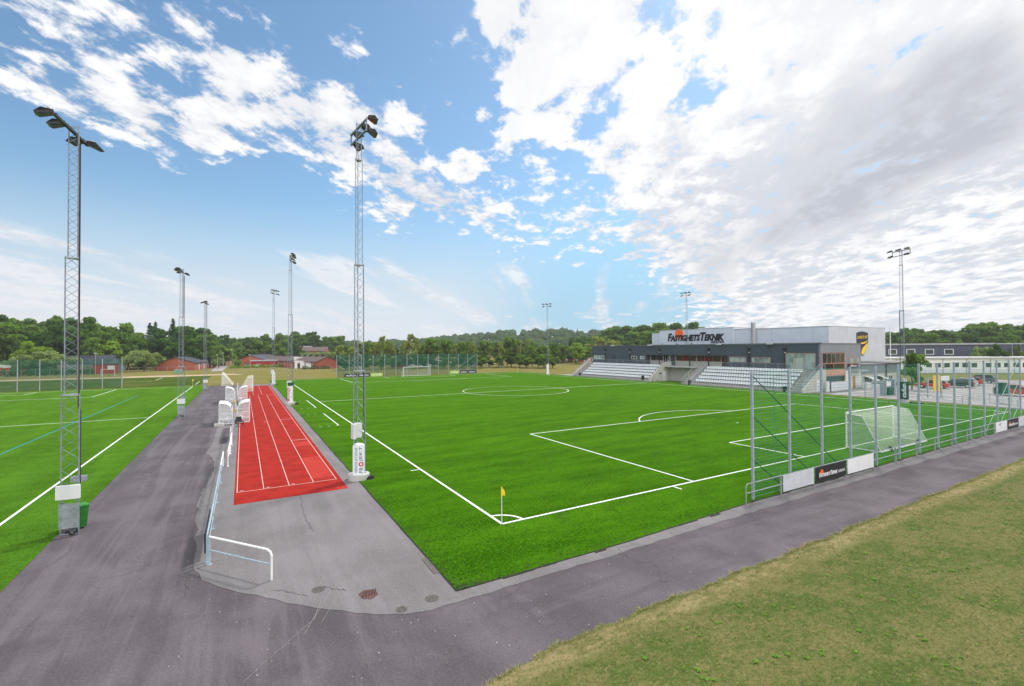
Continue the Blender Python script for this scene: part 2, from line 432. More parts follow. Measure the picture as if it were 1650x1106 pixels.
MT['cord'] = mat('green_cord', (.035, .26, .19), .7, .1, 5)
MT['cord_dark'] = mat('dark_brace', (.02, .06, .05), .6, .1, 5)
MT['poly'] = net_mat('clear_sheet', (.66, .70, .74), .24)

# ------------------------------------------------------------------ ground and pitches
def turf_mat(name, c_lo, c_hi, streak=(0.05, 0.5), sheen=.25, dry=0.0):
    m, w, b = base_mat(name); p = pos(w)
    fine = w.noise(p, 14.0, 6, .75); mid = w.noise(w.vm('MULTIPLY', p, (.35, 1.0, 1.0)), .9, 5, .65); big = w.noise(w.vm('MULTIPLY', p, (streak[0], streak[1], 1)), 1.0, 4, .6)
    f = w.m('ADD', w.m('MULTIPLY', fine, .22), w.m('ADD', w.m('MULTIPLY', mid, .38), w.m('MULTIPLY', big, .40)))
    cc = w.mix(w.ss(f, .38, .62), c_lo, c_hi)
    # tufts: hand-sized light and dark flecks, and a few duller worn patches
    tuft = w.noise(w.vm('MULTIPLY', p, (1.0, .7, 1.0)), 15.0, 3, .75); worn = w.noise(p, .55, 5, .7)
    cc = w.mix(w.m('MULTIPLY', w.ss(worn, .56, .70), .55), cc, (c_lo[0]*.9, c_lo[1]*.62, c_lo[2]+.010))
    cc = w.mix(w.m('MULTIPLY', w.ss(tuft, .50, .66), .62), cc, tuple(x*.40 for x in c_lo))
    cc = w.mix(w.m('MULTIPLY', w.ss(tuft, .49, .34), .50), cc, (c_hi[0]*1.7, c_hi[1]*1.40, c_hi[2]*2.0+.004))
    if dry > 0:
        d = w.noise(p, .12, 5, .6)
        cc = w.mix(w.m('MULTIPLY', w.ss(d, .42, .62), dry), cc, (.20, .155, .085))
    w.put(b.inputs['Base Color'], cc); b.inputs['Roughness'].default_value = .85; b.inputs['Specular IOR Level'].default_value = .0
    b.inputs['Sheen Weight'].default_value = sheen; b.inputs['Sheen Roughness'].default_value = .28; b.inputs['Sheen Tint'].default_value = (.55, .95, .10, 1)
    bn = w.new('ShaderNodeBump'); bn.inputs['Strength'].default_value = .5; bn.inputs['Distance'].default_value = .02
    w.link(w.noise(p, 40, 4, .7), bn.inputs['Height']); w.link(bn.outputs[0], b.inputs['Normal'])
    return m
MT['turf'] = turf_mat('pitch_turf', (.017, .070, .0016), (.050, .150, .0042), sheen=.18)
MT['turf_left'] = turf_mat('left_pitch_turf', (.026, .084, .005), (.062, .162, .012), (0.5, 0.08), .17)
MT['oldgrass'] = turf_mat('old_grass', (.036, .070, .010), (.062, .098, .016), (0.04, 0.25), .04, .22)
MT['meadow'] = turf_mat('meadow_grass', (.125, .135, .030), (.20, .175, .050), (0.05, 0.12), .05, .75)
MT['lawn'] = turf_mat('school_lawn', (.115, .130, .038), (.165, .165, .055), (0.03, 0.2), .06, .45)
MT['sand'] = mat('dry_sandy_strip', (.40, .31, .20), .9, .22, .35, bump=.2, bscale=6)
MT['line'] = mat('white_line', (.66, .70, .64), .9, .22, 16)
MT['line_blue'] = mat('blue_line', (.015, .20, .22), .8, .15, 5)

def asphalt_mat(name, col, streak_ax, s_amt=.35, crack=True, speck=.22, blot=.35):
    m, w, b = base_mat(name); p = pos(w)
    if streak_ax == 'both':
        xx, yy, zz = w.sep(p); k = w.m('MULTIPLY', w.ss(xx, -9, 1), w.ss(yy, -2, -5))
        ay = w.noise(w.vm('MULTIPLY', p, (1.0, .06, 1.0)), 1.1, 6, .62, 2.0, .6); ax_ = w.noise(w.vm('MULTIPLY', p, (.06, 1.0, 1.0)), 1.1, 6, .62, 2.0, .6)
        a = w.m('ADD', w.m('MULTIPLY', ay, w.m('SUBTRACT', 1.0, k)), w.m('MULTIPLY', w.m('ADD', w.m('MULTIPLY', ax_, .55), .225), k))
    else:
        st = (1.0, .06, 1.0) if streak_ax == 'y' else (.06, 1.0, 1.0)
        a = w.noise(w.vm('MULTIPLY', p, st), 1.1, 6, .62, 2.0, .6)
    bl = w.noise(p, .33, 6, .62, 2.0, .3); fine = w.noise(p, 17, 4, .85)
    cc = w.mix(w.ss(bl, .34, .66), tuple(c*(1-blot*.6) for c in col), tuple(c*(1+blot*.5) for c in col))
    cc = w.mix(w.m('MULTIPLY', w.ss(a, .505, .60), s_amt), cc, tuple(min(1, c*1.40) for c in col))
    cc = w.mix(w.m('MULTIPLY', w.ss(a, .485, .39), s_amt), cc, tuple(c*.68 for c in col))
    cc = w.mix(w.m('MULTIPLY', w.ss(fine, .50, .68), speck*2), cc, tuple(min(1, c*1.7) for c in col))
    cc = w.mix(w.m('MULTIPLY', w.ss(fine, .49, .32), speck*2), cc, tuple(c*.5 for c in col))
    if crack:
        vo = w.new('ShaderNodeTexVoronoi'); vo.feature = 'DISTANCE_TO_EDGE'; vo.inputs['Scale'].default_value = .16
        dn = w.new('ShaderNodeTexNoise'); dn.inputs['Scale'].default_value = .8; dn.inputs['Detail'].default_value = 5; w.link(p, dn.inputs['Vector'])
        w.link(w.vm('ADD', p, w.vm('MULTIPLY', dn.outputs['Color'], (2.6, 2.6, 0))), vo.inputs['Vector'])
        gate = w.ss(w.noise(p, .09, 3, .5), .52, .62)
        cc = w.mix(w.m('MULTIPLY', w.m('LESS_THAN', vo.outputs['Distance'], .0024), w.m('MULTIPLY', gate, .45)), cc, tuple(c*.3 for c in col))
    w.put(b.inputs['Base Color'], cc); b.inputs['Roughness'].default_value = .88; b.inputs['Specular IOR Level'].default_value = .12
    bn = w.new('ShaderNodeBump'); bn.inputs['Strength'].default_value = .35; bn.inputs['Distance'].default_value = .01
    w.link(fine, bn.inputs['Height']); w.link(bn.outputs[0], b.inputs['Normal'])
    return m
MT['asphalt'] = asphalt_mat('asphalt_path', (.106, .091, .103), 'both', .55, speck=.24, blot=.42)
MT['asphalt_pale'] = asphalt_mat('pale_asphalt', (.170, .160, .166), 'y', .25, blot=.22)
MT['paving'] = asphalt_mat('paving', (.30, .275, .285), 'x', .2, False, .1)
MT['track'] = mat('red_running_surface', (.295, .020, .013), .85, .16, 1.1, bump=.2, bscale=60, spec=.06, grime=.10)
MT['track_pale'] = mat('faded_running_surface', (.38, .038, .028), .85, .10, 1.5, bump=.2, bscale=60, spec=.06)
MT['track_line'] = mat('track_line', (.56, .38, .35), .75, .10, 5)
MT['iron'] = mat('rusty_iron', (.105, .050, .047), .7, .35, 14, bump=.3)
MT['manhole'] = mat('worn_manhole', (.105, .095, .090), .8, .3, 12, bump=.3)
MT['edging'] = mat('black_infill', (.02, .026, .012), .9, .4, 5)

def sheet(name, pts, z, m, kind='structure', zf=None):
    mb = MB(); mb.add([(x, y, z if zf is None else zf(x, y)) for x, y in pts], [tuple(range(len(pts)))])
    o = mb.build(name, m, fix=False)
    if o.data.polygons[0].normal.z < 0: o.data.flip_normals()
    return tag(o, kind=kind)
def rect(name, x0, x1, y0, y1, z, m): return sheet(name, [(x0, y0), (x1, y0), (x1, y1), (x0, y1)], z, m)
def jag(p, q, n, amp, lo=-1, seed=1):
    """an edge from p to q that wanders a little"""
    r = random.Random(seed); out = []; d = Vector((q[0]-p[0], q[1]-p[1])); nrm = Vector((-d.y, d.x)).normalized(); k = 0.0
    for i in range(n):
        t = i/n; k = k*.6+r.uniform(-1, 1)*amp
        out.append((p[0]+d.x*t+nrm.x*k, p[1]+d.y*t+nrm.y*k))
    return out

# terrain: flat by the pitches, low hills far away, a grass bank at the camera's feet
def hillz(x, y):
    dx, dy = x-CAM.x, y-CAM.y; d = math.hypot(dx, dy); az = math.degrees(math.atan2(dx, dy))
    def bump(c, w): return math.exp(-((az-c)/w)**2)
    h = 0.0
    t = min(1, max(0, (d-330)/420)); t = t*t*(3-2*t)
    h += t*(22*bump(33, 13)+6*bump(-2, 20)+10*bump(52, 12)+9*bump(74, 14)+4)
    return h
def terrain():
    mb = MB(); na = 144; rs = [0, 60, 120, 180, 240, 300, 350, 400, 450, 500, 560, 620, 700, 800, 1000, 1400, 2200, 4200]
    vs = [(CAM.x, CAM.y, -.035)]
    for r in rs[1:]:
        for i in range(na):
            a = 2*PI*i/na; x = CAM.x+math.sin(a)*r; y = CAM.y+math.cos(a)*r
            vs.append((x, y, hillz(x, y)-.035))
    fs = [(0, 1+(i+1) % na, 1+i) for i in range(na)]
    for k in range(len(rs)-2):
        b0 = 1+k*na; b1 = b0+na
        fs += [(b0+i, b0+(i+1) % na, b1+(i+1) % na, b1+i) for i in range(na)]
    mb.add(vs, fs); o = mb.build('ground', MT['meadow']); smooth(o)
    if o.data.polygons[0].normal.z < 0: o.data.flip_normals()
    tag(o, kind='structure')
terrain()

rect('far_grass_field', -120, -17.0, 101, 143, -.022, MT['oldgrass'])
sheet('sandy_path', [(-130, 143)]+jag((-130, 143), (-9, 145), 30, .5, seed=3)+[(-9, 145), (-12, 153)]+jag((-12, 153), (-130, 151), 26, .6, seed=4)+[(-130, 151)], -.026, MT['sand'])
sheet('far_road', [(-19, 178), (-15.5, 178), (-15, 300), (-21, 300)], -.02, MT['paving'])
rect('car_park', 69.5, 134, -30, 23.0, -.012, MT['paving'])
rect('stand_forecourt', 67.6, 130, 23.0, 90, -.016, MT['paving'])
sheet('school_lawn', [(98, 18.6), (134, 19.4), (176, 9), (260, -40), (260, 60), (100, 60)], -.008, MT['lawn'])
sheet('left_path', [(-15.62, -40)]+[(-15.62, -8)]+[(-15.60, 96.5), (-3.5, 96.5), (-3.5, 110), (-3.0, 110), (-3.0, 40), (-3.0, 2), (69.4, 2)]+[(69.4, -8.2), (62, -8.2), (62, -40)], -.004, MT['asphalt'])
# pale asphalt apron round the lanes with its ragged edge
left_edge = [(-10.0, 96), (-11.5, 80), (-11.6, 68), (-11.35, 50), (-11.45, 40), (-11.3, 34.5), (-11.25, 28), (-11.35, 24.3), (-11.55, 22.6), (-11.3, 21.6), (-11.0, 20.4), (-10.85, 18.9), (-10.78, 17.2), (-10.75, 15.4), (-10.95, 13.3), (-11.05, 11.2), (-11.12, 9.6), (-10.95, 8.7), (-11.04, 7.4), (-10.9, 6.6), (-10.82, 5.4), (-10.75, 4.4), (-10.72, 3.2), (-10.68, 2.1), (-10.55, 1.3), (-10.32, .75), (-9.95, .05), (-9.3, -.75), (-8.6, -1.45), (-7.9, -2.3), (-7.2, -3.05), (-6.6, -3.55), (-6.1, -3.95), (-5.6, -4.22), (-5.2, -4.42), (-4.7, -4.5)]
rr = random.Random(5)
dense = []
for a, b in zip(left_edge[:-1], left_edge[1:]):
    n = max(2, int(math.dist(a, b)/.35))
    for i in range(n):
        t = i/n; dense.append((a[0]+(b[0]-a[0])*t+rr.gauss(0, .035), a[1]+(b[1]-a[1])*t+rr.gauss(0, .03)))
e2 = jag((-4.7, -4.5), (11, -4.42), 40, .05, seed=8)+jag((11, -4.42), (56, -4.6), 70, .07, seed=9)+[(67, -4.5), (67, -3.3), (11, -3.5), (3, -3.85), (-3.66, -3.9), (-3.66, 97)]
sheet('pale_apron', dense+e2, .005, MT['asphalt_pale'])
# worn fill under the rail
sheet('apron_patch', [(-10.9, 25.5), (-10.35, 25.5), (-10.3, 34), (-10.85, 34)], .009, MT['asphalt'])

# running lanes
rect('running_lanes', -9.62, -4.48, 8.5, 91.5, .011, MT['track'])
tl = MB(); Z = .0155
for x in (-9.5, -4.72): tl.box(x-.02, x+.02, 10.6, 91, .008, Z)
for x in (-8.3, -7.1, -5.9): tl.box(x-.02, x+.02, 10.6, 68.9, .008, Z)
for x in (-7.75, -6.5): tl.box(x-.02, x+.02, 69.6, 91, .008, Z)
tl.box(-9.47, -4.75, 10.6, 10.65, .008, Z-.001)
for y, x0, x1 in ((37.2, -5.87, -4.76), (24.2, -5.87, -4.76), (68.6, -5.87, -4.76), (62, -5.3, -4.76), (36.2, -7.45, -7.13)): tl.box(x0, x1, y, y+.09, .008, Z-.001)
for x in (-9.38, -8.18, -6.98): tl.box(x, x+.16, 10.8, 10.88, .008, Z-.001)
tag(tl.build('lane_lines', MT['track_line']), kind='structure')
pp = MB(); pp.box(-5.86, -4.76, 11.4, 17.2, .006, .0135); pp.box(-5.86, -4.76, 21.4, 23.3, .006, .0135); pp.box(-4.98, -4.50, 8.52, 9.1, .006, .0135)
tag(pp.build('lane_repairs', MT['track_pale']), kind='structure')

# main pitch
TX0, TX1, TY0, TY1 = -3.72, 67.4, -3.95, 109.6
sheet('main_pitch', [(TX0, TY0), (3, -3.96), (11, -3.62), (TX1, -3.4), (TX1, TY1), (TX0, TY1)], .022, MT['turf'])
def near_edge(x): return -3.95 if x < 3 else -3.96+.34*(x-3)/8 if x < 11 else -3.62+.22*(x-11)/56.4
eg = MB(); rr = random.Random(2)
y = TY0
while y < 108:
    l = rr.uniform(.5, 2.2); w_ = abs(rr.gauss(.012, .02))+.010
    eg.box(TX0-w_, TX0+.03, y, y+l, .004, .0245); y += l
x = TX0
while x < 66:
    l = rr.uniform(.3, 1.2); w_ = max(.0, rr.gauss(.0, .05))+.012; e = near_edge(x+l/2)
    eg.box(x, x+l, e-w_, e+.03, .004, .0245); x += l
for k in range(900):
    if rr.random() < .55: x_ = TX0+abs(rr.gauss(.05, .45)); y_ = TY0+rr.uniform(0, 1)**2*40
    else: x_ = TX0+rr.uniform(0, 1)**1.4*30; y_ = near_edge(x_)+abs(rr.gauss(.05, .28))
    s_ = rr.uniform(.015, .05); a = rr.uniform(0, 3.14); c_, d_ = math.cos(a)*s_, math.sin(a)*s_*.8
    eg.add([(x_-c_, y_-d_, .0262), (x_+d_, y_-c_, .0262), (x_+c_, y_+d_, .0262), (x_-d_, y_+c_, .0262)], [(0, 1, 2, 3)])
tag(eg.build('turf_edging', MT['edging']), kind='structure')
ln = MB(); Z0, Z1 = .010, .027
LW = .06
def hline(x0, x1, y, w=LW, m=ln): m.box(x0, x1, y-w, y+w, Z0, Z1)
def vline(x, y0, y1, w=LW, m=ln): m.box(x-w, x+w, y0, y1, Z0, Z1+.0008)
def arc(cx, cy, r, a0, a1, n, m=ln, w=LW):
    vs = []; fs = []
    for i in range(n+1):
        a = R(a0+(a1-a0)*i/n)
        for rr_ in (r-w, r+w): vs.append((cx+math.cos(a)*rr_, cy+math.sin(a)*rr_, Z1+.0016))
    for i in range(n): fs.append((2*i, 2*i+1, 2*i+3, 2*i+2))
    m.add(vs, fs)
PW, PL = 64.0, 106.0; cx = PW/2
hline(0, PW, 0); hline(0, PW, PL); vline(0, 0, PL); vline(PW, 0, PL); hline(0, PW, PL/2)
for s, y0 in ((1, 0), (-1, PL)):
    for hw, dp in ((20.16, 16.5), (9.16, 5.5)):
        a, b = sorted((y0, y0+s*dp))
        vline(cx-hw, a, b); vline(cx+hw, a, b); hline(cx-hw, cx+hw, y0+s*dp)
    a0 = math.degrees(math.asin(5.5/9.15))
    if s > 0: arc(cx, y0+11, 9.15, a0, 180-a0, 36)
    else: arc(cx, y0-11, 9.15, 180+a0, 360-a0, 36)
    arc(cx, y0+s*11, .05, 0, 360, 10, w=.07)
arc(cx, PL/2, 9.15, 0, 360, 96); arc(cx, PL/2, .05, 0, 360, 10, w=.1)
for x_, y_, a in ((0, 0, 0), (PW, 0, 90), (PW, PL, 180), (0, PL, 270)): arc(x_, y_, 1, a, a+90, 16)
for x_ in (10.15, PW-10.15): ln.box(x_-.05, x_+.05, -.62, -.1, Z0, Z1); ln.box(x_-.05, x_+.05, PL+.1, PL+.6, Z0, Z1)
for y_ in (10.15, PL-10.15): ln.box(-.62, -.1, y_-.05, y_+.05, Z0, Z1)
# technical areas beside the touchline
for y0 in (30, 46):
    vline(-1.3, y0, y0+9.5, .05)
    for k in range(3):
        for yy in (y0, y0+9.5): ln.box(-1.55-k*.75, -1.30-k*.75, yy-.04, yy+.04, Z0, Z1-.002)
tag(ln.build('pitch_lines', MT['line']), kind='structure')

# left pitch
rect('left_pitch', -120, -15.55, -30, 99.6, .014, MT['turf_left'])
Z0, Z1 = .006, .019
l2 = MB(); LX1, LX0, LY0, LY1 = -18.0, -82.0, -3.5, 96.4; lc = -50.0
vline(LX1, LY0, LY1, m=l2); hline(LX0, LX1, LY1, m=l2); hline(LX0, LX1, (LY0+LY1)/2+.2, m=l2); hline(LX0, LX1, LY0, m=l2)
for s, y0 in ((-1, LY1), (1, LY0)):
    for hw, dp in ((20.16, 16.5), (9.16, 5.5)):
        a, b = sorted((y0, y0+s*dp)); vline(lc+hw, a, b, m=l2); vline(lc-hw, a, b, m=l2); hline(lc-hw, lc+hw, y0+s*dp, m=l2)
arc(lc, (LY0+LY1)/2, 9.15, 0, 360, 80, m=l2)
tag(l2.build('left_pitch_lines', MT['line']), kind='structure')
Z1 = .0175
l3 = MB(); vline(-24.0, 10, 79, m=l3, w=.07); tag(l3.build('blue_pitch_lines', MT['line_blue']), kind='structure')
Z0, Z1 = -.03, -.015
l4 = MB()
hline(-58, -50, 116, m=l4, w=.12); hline(-36, -28, 122, m=l4, w=.12); l4.box(-28.2, -27.9, 128, 140, Z0, Z1); l4.box(-18.2, -18, 104, 116, Z0, Z1)
tag(l4.build('faint_field_lines', mat('faint_line', (.40, .42, .30), .8, .3, 3)), kind='structure')

# grass bank at the photographer's feet
def bankz(x, y):
    d = max(0.0, -7.5-y); return min(1.9, .015+.10*d+.012*d*d*.6)+(.05*math.sin(x*.35+y*.5)*min(1, d))
def bank_edge(x): return -7.55-(.35 if x < -2 else 0)*min(1, (-2-x)/3 if x < -2 else 0)+.05*math.sin(x*1.7)+.04*math.sin(x*4.3+1)+.03*math.sin(x*9.1)
xs = np.concatenate([np.arange(-7.2, 30, .3), np.arange(30, 62.1, 1.0)]); NB = 26
mb = MB(); vs = []
for xi in xs:
    e = bank_edge(xi)
    for j in range(NB):
        t = (j/(NB-1))**1.6; y_ = e-t*32; vs.append((xi, y_, bankz(xi, y_)+(.004 if j == 0 else .03)))
fs = []
for i in range(len(xs)-1):
    for j in range(NB-1): a = i*NB+j; fs.append((a, a+NB, a+NB+1, a+1))
mb.add(vs, fs)
m, w, b = base_mat('dry_bank_grass'); p = pos(w)
n1 = w.noise(p, .55, 6, .65); n2 = w.noise(w.vm('MULTIPLY', p, (.6, 1, 1)), 4, 6, .75); n3 = w.noise(p, 13, 5, .8)
f = w.m('ADD', w.m('MULTIPLY', n1, .5), w.m('MULTIPLY', n2, .5))
cc = w.mix(w.ss(f, .43, .57), (.140, .136, .047), (.066, .102, .020))
cc = w.mix(w.m('MULTIPLY', w.ss(n3, .50, .66), .75), cc, (.048, .058, .020)); cc = w.mix(w.m('MULTIPLY', w.ss(n3, .48, .34), .55), cc, (.27, .23, .11))
yy = w.sep(p)[1]
hay = w.m('MULTIPLY', w.m('MULTIPLY', w.ss(yy, -8.75, -8.15), w.ss(yy, -7.45, -7.85)), w.ss(w.m('ADD', w.m('MULTIPLY', n2, .6), w.m('MULTIPLY', n1, .4)), .42, .56))
cc = w.mix(w.m('MULTIPLY', hay, .75), cc, (.31, .24, .125))
w.put(b.inputs['Base Color'], cc); b.inputs['Roughness'].default_value = .9; b.inputs['Specular IOR Level'].default_value = .06
MT['bank'] = m
o = mb.build('grass_bank', m); smooth(o); tag(o, kind='structure')
if o.data.polygons[5].normal.z < 0: o.data.flip_normals()

def scatter_blades(name, pts, hgt, wid, mats, lean=.5, per=3):
    """many thin grass blades as one mesh; mats[i] picked per tuft"""
    n = len(pts); P_ = np.repeat(np.asarray(pts), per, axis=0); N = len(P_)
    P_ = P_+np.c_[RNG.normal(0, .025, (N, 2)), np.zeros(N)]
    a = RNG.uniform(0, 2*PI, N); h = hgt*RNG.uniform(.5, 1.3, N); wd = wid*RNG.uniform(.6, 1.4, N); le = RNG.normal(0, lean, (N, 2))*h[:, None]
    dx = np.cos(a)*wd; dy = np.sin(a)*wd
    v = np.empty((N, 3, 3)); v[:, 0] = P_+np.c_[-dx, -dy, np.zeros(N)-.01]; v[:, 1] = P_+np.c_[dx, dy, np.zeros(N)-.01]; v[:, 2] = P_+np.c_[le, h]
    me = bpy.data.meshes.new(name); me.vertices.add(N*3); me.loops.add(N*3); me.polygons.add(N)
    me.vertices.foreach_set('co', v.reshape(-1)); me.loops.foreach_set('vertex_index', np.arange(N*3)); me.polygons.foreach_set('loop_start', np.arange(N)*3); me.polygons.foreach_set('loop_total', np.full(N, 3))
    for mm in mats: me.materials.append(mm)
    # colour follows patches of drier and greener grass
    pn = np.sin(P_[:, 0]*.9+np.sin(P_[:, 1]*1.3)*1.2)*.5+np.sin(P_[:, 1]*1.9+P_[:, 0]*.37)*.4+RNG.normal(0, .75, N)
    k = np.clip(np.floor((pn+1.3)/2.6*len(mats)), 0, len(mats)-1).astype(np.int32)
    me.polygons.foreach_set('material_index', k); me.update(); me.validate()
    return tag(put(name, me), kind='stuff')
def blade_mat(name, c):
    m, w, b = base_mat(name); w.put(b.inputs['Base Color'], c+(1,)); b.inputs['Roughness'].default_value = .7; b.inputs['Specular IOR Level'].default_value = .15
    w.put(b.inputs['Base Color'], w.mix(w.noise(pos(w), 4, 3, .6), tuple(x*.75 for x in c), tuple(x*1.25 for x in c)))
    return m
BL = [blade_mat('dry_blade', (.30, .25, .115)), blade_mat('pale_blade', (.22, .22, .075)), blade_mat('dull_blade', (.14, .17, .042)), blade_mat('green_blade', (.10, .16, .030)), blade_mat('deep_blade', (.065, .12, .018))]
pts = []
while len(pts) < 52000:
    x_ = RNG.uniform(-6.5, 34); dd = RNG.uniform(0, 1)**1.25*11
    if RNG.uniform() > 1.1-.025*max(0, x_-4): continue
    y_ = bank_edge(x_)-.02-dd
    if math.hypot(x_-CAM.x, y_-CAM.y) < 3: continue
    pts.append((x_, y_, bankz(x_, y_)+.025))
tag(scatter_blades('dry_grass', pts, .042, .0060, BL, 1.0, 3), 'short dry patchy grass covering the sloping bank', 'grass')
pts = []
for x_ in np.arange(-5.5, 45, .018):
    for k in range(2):
        y_ = bank_edge(x_)+RNG.normal(.0, .05)-.04; pts.append((x_+RNG.uniform(-.02, .02), y_, .03))
tag(scatter_blades('verge_grass', pts, .05, .007, [blade_mat('verge_blade_a', (.25, .29, .05)), blade_mat('verge_blade_b', (.36, .35, .085)), blade_mat('verge_blade_c', (.40, .32, .15))], 1.2, 3), 'yellow green grass fringe along the edge of the near path', 'grass')
# flat rosettes of weeds
mb = MB(); rr = random.Random(12)
wpos = []
for i in range(200):
    x_ = rr.uniform(-4, 36)*rr.uniform(.3, 1); y_ = bank_edge(x_)-rr.uniform(.4, 8.5); wpos.append((x_, y_))
for i in range(70):
    c = rr.choice([(-1.2, -10.6), (1.2, -11.2), (2.6, -9.6), (6, -10.5), (9, -11), (3.5, -12.5), (-2.5, -12), (12, -10), (15, -11.5), (20, -10)]); wpos.append((c[0]+rr.gauss(0, .45), c[1]+rr.gauss(0, .35)))
for x_, y_ in wpos:
    z_ = bankz(x_, y_)+.035; n = rr.randint(5, 9); s_ = rr.uniform(.03, .08)
    for k in range(n):
        a = 2*PI*k/n+rr.uniform(-.3, .3); l = s_*rr.uniform(.7, 1.3); wv = l*.22; dx, dy = math.cos(a), math.sin(a)
        mb.add([(x_, y_, z_), (x_+dx*l*.6-dy*wv, y_+dy*l*.6+dx*wv, z_+l*.35), (x_+dx*l, y_+dy*l, z_+l*.22), (x_+dx*l*.6+dy*wv, y_+dy*l*.6-dx*wv, z_+l*.35)], [(0, 1, 2, 3)])
tag(mb.build('weeds', blade_mat('weed_leaf', (.15, .29, .035)), fix=False), 'bright green weed rosettes dotted over the dry bank', 'weeds', kind='stuff')

# covers in the asphalt
def disc(mb, x, y, r, z0, z1, n=20, sq=1.0):
    mb.prism([(x+math.cos(2*PI*i/n)*r, y+math.sin(2*PI*i/n)*r*sq) for i in range(n)], z0, z1, 'z')
def cover(x, y, r, label, m, group=None):
    o = MB(); disc(o, x, y, r, .002, .012); oo = o.build('manhole_cover', m)
    tag(oo, label, 'manhole cover', group); oo_ = MB()
    for k in range(-3, 4):
        h = math.sqrt(max(0.01, r*r-(k*r*.26)**2))*.8; oo_.box(x-h, x+h, y+k*r*.26-.012, y+k*r*.26+.012, .010, .017)
    oo_.build('cover_ribs', m, oo)
cover(-7.28, -1.72, .19, 'round grey manhole cover in the pale asphalt, left of the rusty drain', MT['manhole'])
cover(-4.5, -3.95, .20, 'round dark manhole cover close to the corner of the green turf', MT['manhole'])
cover(-5.42, -4.05, .16, 'worn manhole cover on the seam of the pale and dark asphalt', MT['manhole'])
dr = MB()
dr.prism([(-6.26, -2.95), (-6.02, -3.10), (-5.78, -2.92), (-5.80, -2.58), (-6.10, -2.46), (-6.30, -2.62)], .003, .010, 'z'); d0 = dr.build('drain_cover', MT['iron'])
tag(d0, 'rusty red drain cover in the middle of the pale asphalt', 'drain cover')
g_ = MB()
for k in range(5): g_.tube((-6.22+k*.085, -2.86, .016), (-6.12+k*.085, -2.58, .016), .016, n=5)
g_.build('grate', mat('drain_grate', (.045, .022, .022), .7, .3, 10), d0)
k_ = MB(); k_.box(-3.93, -3.74, -2.6, -1.39, .005, .0215); tag(k_.build('drain_channel', MT['manhole']), 'narrow dark channel grate beside the near corner of the turf', 'drain channel')

# scratches, cracks and tar marks in the asphalt
def ribbon(mb, pts, wd, z, seed=0, wob=.03, sub=8):
    r = random.Random(seed); P_ = []
    for a, b_ in zip(pts[:-1], pts[1:]):
        for i in range(sub): t = i/sub; P_.append((a[0]+(b_[0]-a[0])*t+r.gauss(0, wob), a[1]+(b_[1]-a[1])*t+r.gauss(0, wob)))
    P_.append(pts[-1])
    for a, b_ in zip(P_[:-1], P_[1:]):
        d = Vector((b_[0]-a[0], b_[1]-a[1])); n = Vector((-d.y, d.x)).normalized()*wd*r.uniform(.5, 1.3)*.5
        mb.add([(a[0]-n.x, a[1]-n.y, z), (b_[0]-n.x, b_[1]-n.y, z), (b_[0]+n.x, b_[1]+n.y, z), (a[0]+n.x, a[1]+n.y, z)], [(0, 1, 2, 3)])
sc_ = MB(); ribbon(sc_, [(-6.99, -2.08), (-7.29, -2.68), (-7.65, -3.38), (-7.9, -3.9)], .016, .0085, 1, .006); ribbon(sc_, [(-7.27, -2.35), (-7.59, -3.31), (-8.19, -3.95), (-8.76, -4.55), (-9.24, -5.09)], .014, .0088, 2, .006); ribbon(sc_, [(-6.75, -2.2), (-7.1, -2.9), (-7.45, -3.6)], .012, .0091, 3, .005)
tag(sc_.build('pale_scratches', mat('pale_scratch', (.23, .215, .22), .85, .2, 9), fix=False), kind='structure')
ck = MB(); ribbon(ck, [(-6.78, 8.35), (-6.92, 5.88), (-6.89, 4.15), (-6.80, 3.14)], .035, .0093, 4, .03); ribbon(ck, [(-8.44, -1.01), (-7.99, -1.49), (-7.62, -1.99)], .03, .0096, 5, .03); ribbon(ck, [(-7.21, -1.52), (-6.79, -2.0), (-6.55, -2.2)], .03, .0099, 6, .035)
ribbon(ck, [(-15.0, 7.16), (-14.69, 6.33), (-14.65, 5.57), (-14.9, 4.5)], .045, .0015, 7, .05); ribbon(ck, [(-13.7, 4.27), (-13.65, 5.71), (-13.53, 8.13)], .03, .0018, 8, .02); #ribbon(ck, [(-11.1, 22.5), (-12.5, 22.2), (-14.2, 22.6)], .03, .0021, 9, .04)
for i in range(24): x_, y_ = -10.75+rr.gauss(0, .25), rr.uniform(-.5, 20); ribbon(ck, [(x_, y_), (x_+rr.gauss(0, .3), y_+rr.uniform(.3, 1.1))], .018, .0102+i*.0001, i, .03, 5)
tag(ck.build('asphalt_cracks', mat('dark_crack', (.095, .087, .092), .9, .3, 9), fix=False), kind='structure')
# leaves, grit and crumbs lying about
gr = MB(); rr = random.Random(31)
for i in range(1500):
    if rr.random() < .6: x_, y_ = rr.uniform(-11, -3.8), rr.uniform(-4.2, 22)
    else: x_, y_ = rr.uniform(-15, 22), rr.uniform(-7.3, -4.2)
    if -9.7 < x_ < -4.4 and y_ > 8.3: continue
    s_ = rr.uniform(.008, .022); a = rr.uniform(0, 3.1); c_, d_ = math.cos(a)*s_, math.sin(a)*s_*.7; z_ = .016
    gr.cur = rr.randrange(3); gr.add([(x_-c_, y_-d_, z_), (x_+d_, y_-c_, z_), (x_+c_, y_+d_, z_+.006), (x_-d_, y_+c_, z_)], [(0, 1, 2, 3)])
tag(gr.build('grit', [mat('dark_grit', (.05, .045, .045), .9, .2, 9), mat('pale_grit', (.42, .40, .38), .9, .2, 9), mat('leaf_litter', (.16, .11, .05), .9, .2, 9)], fix=False), 'grit, crumbs and bits of dry leaf lying on the pale asphalt', 'grit', kind='stuff')

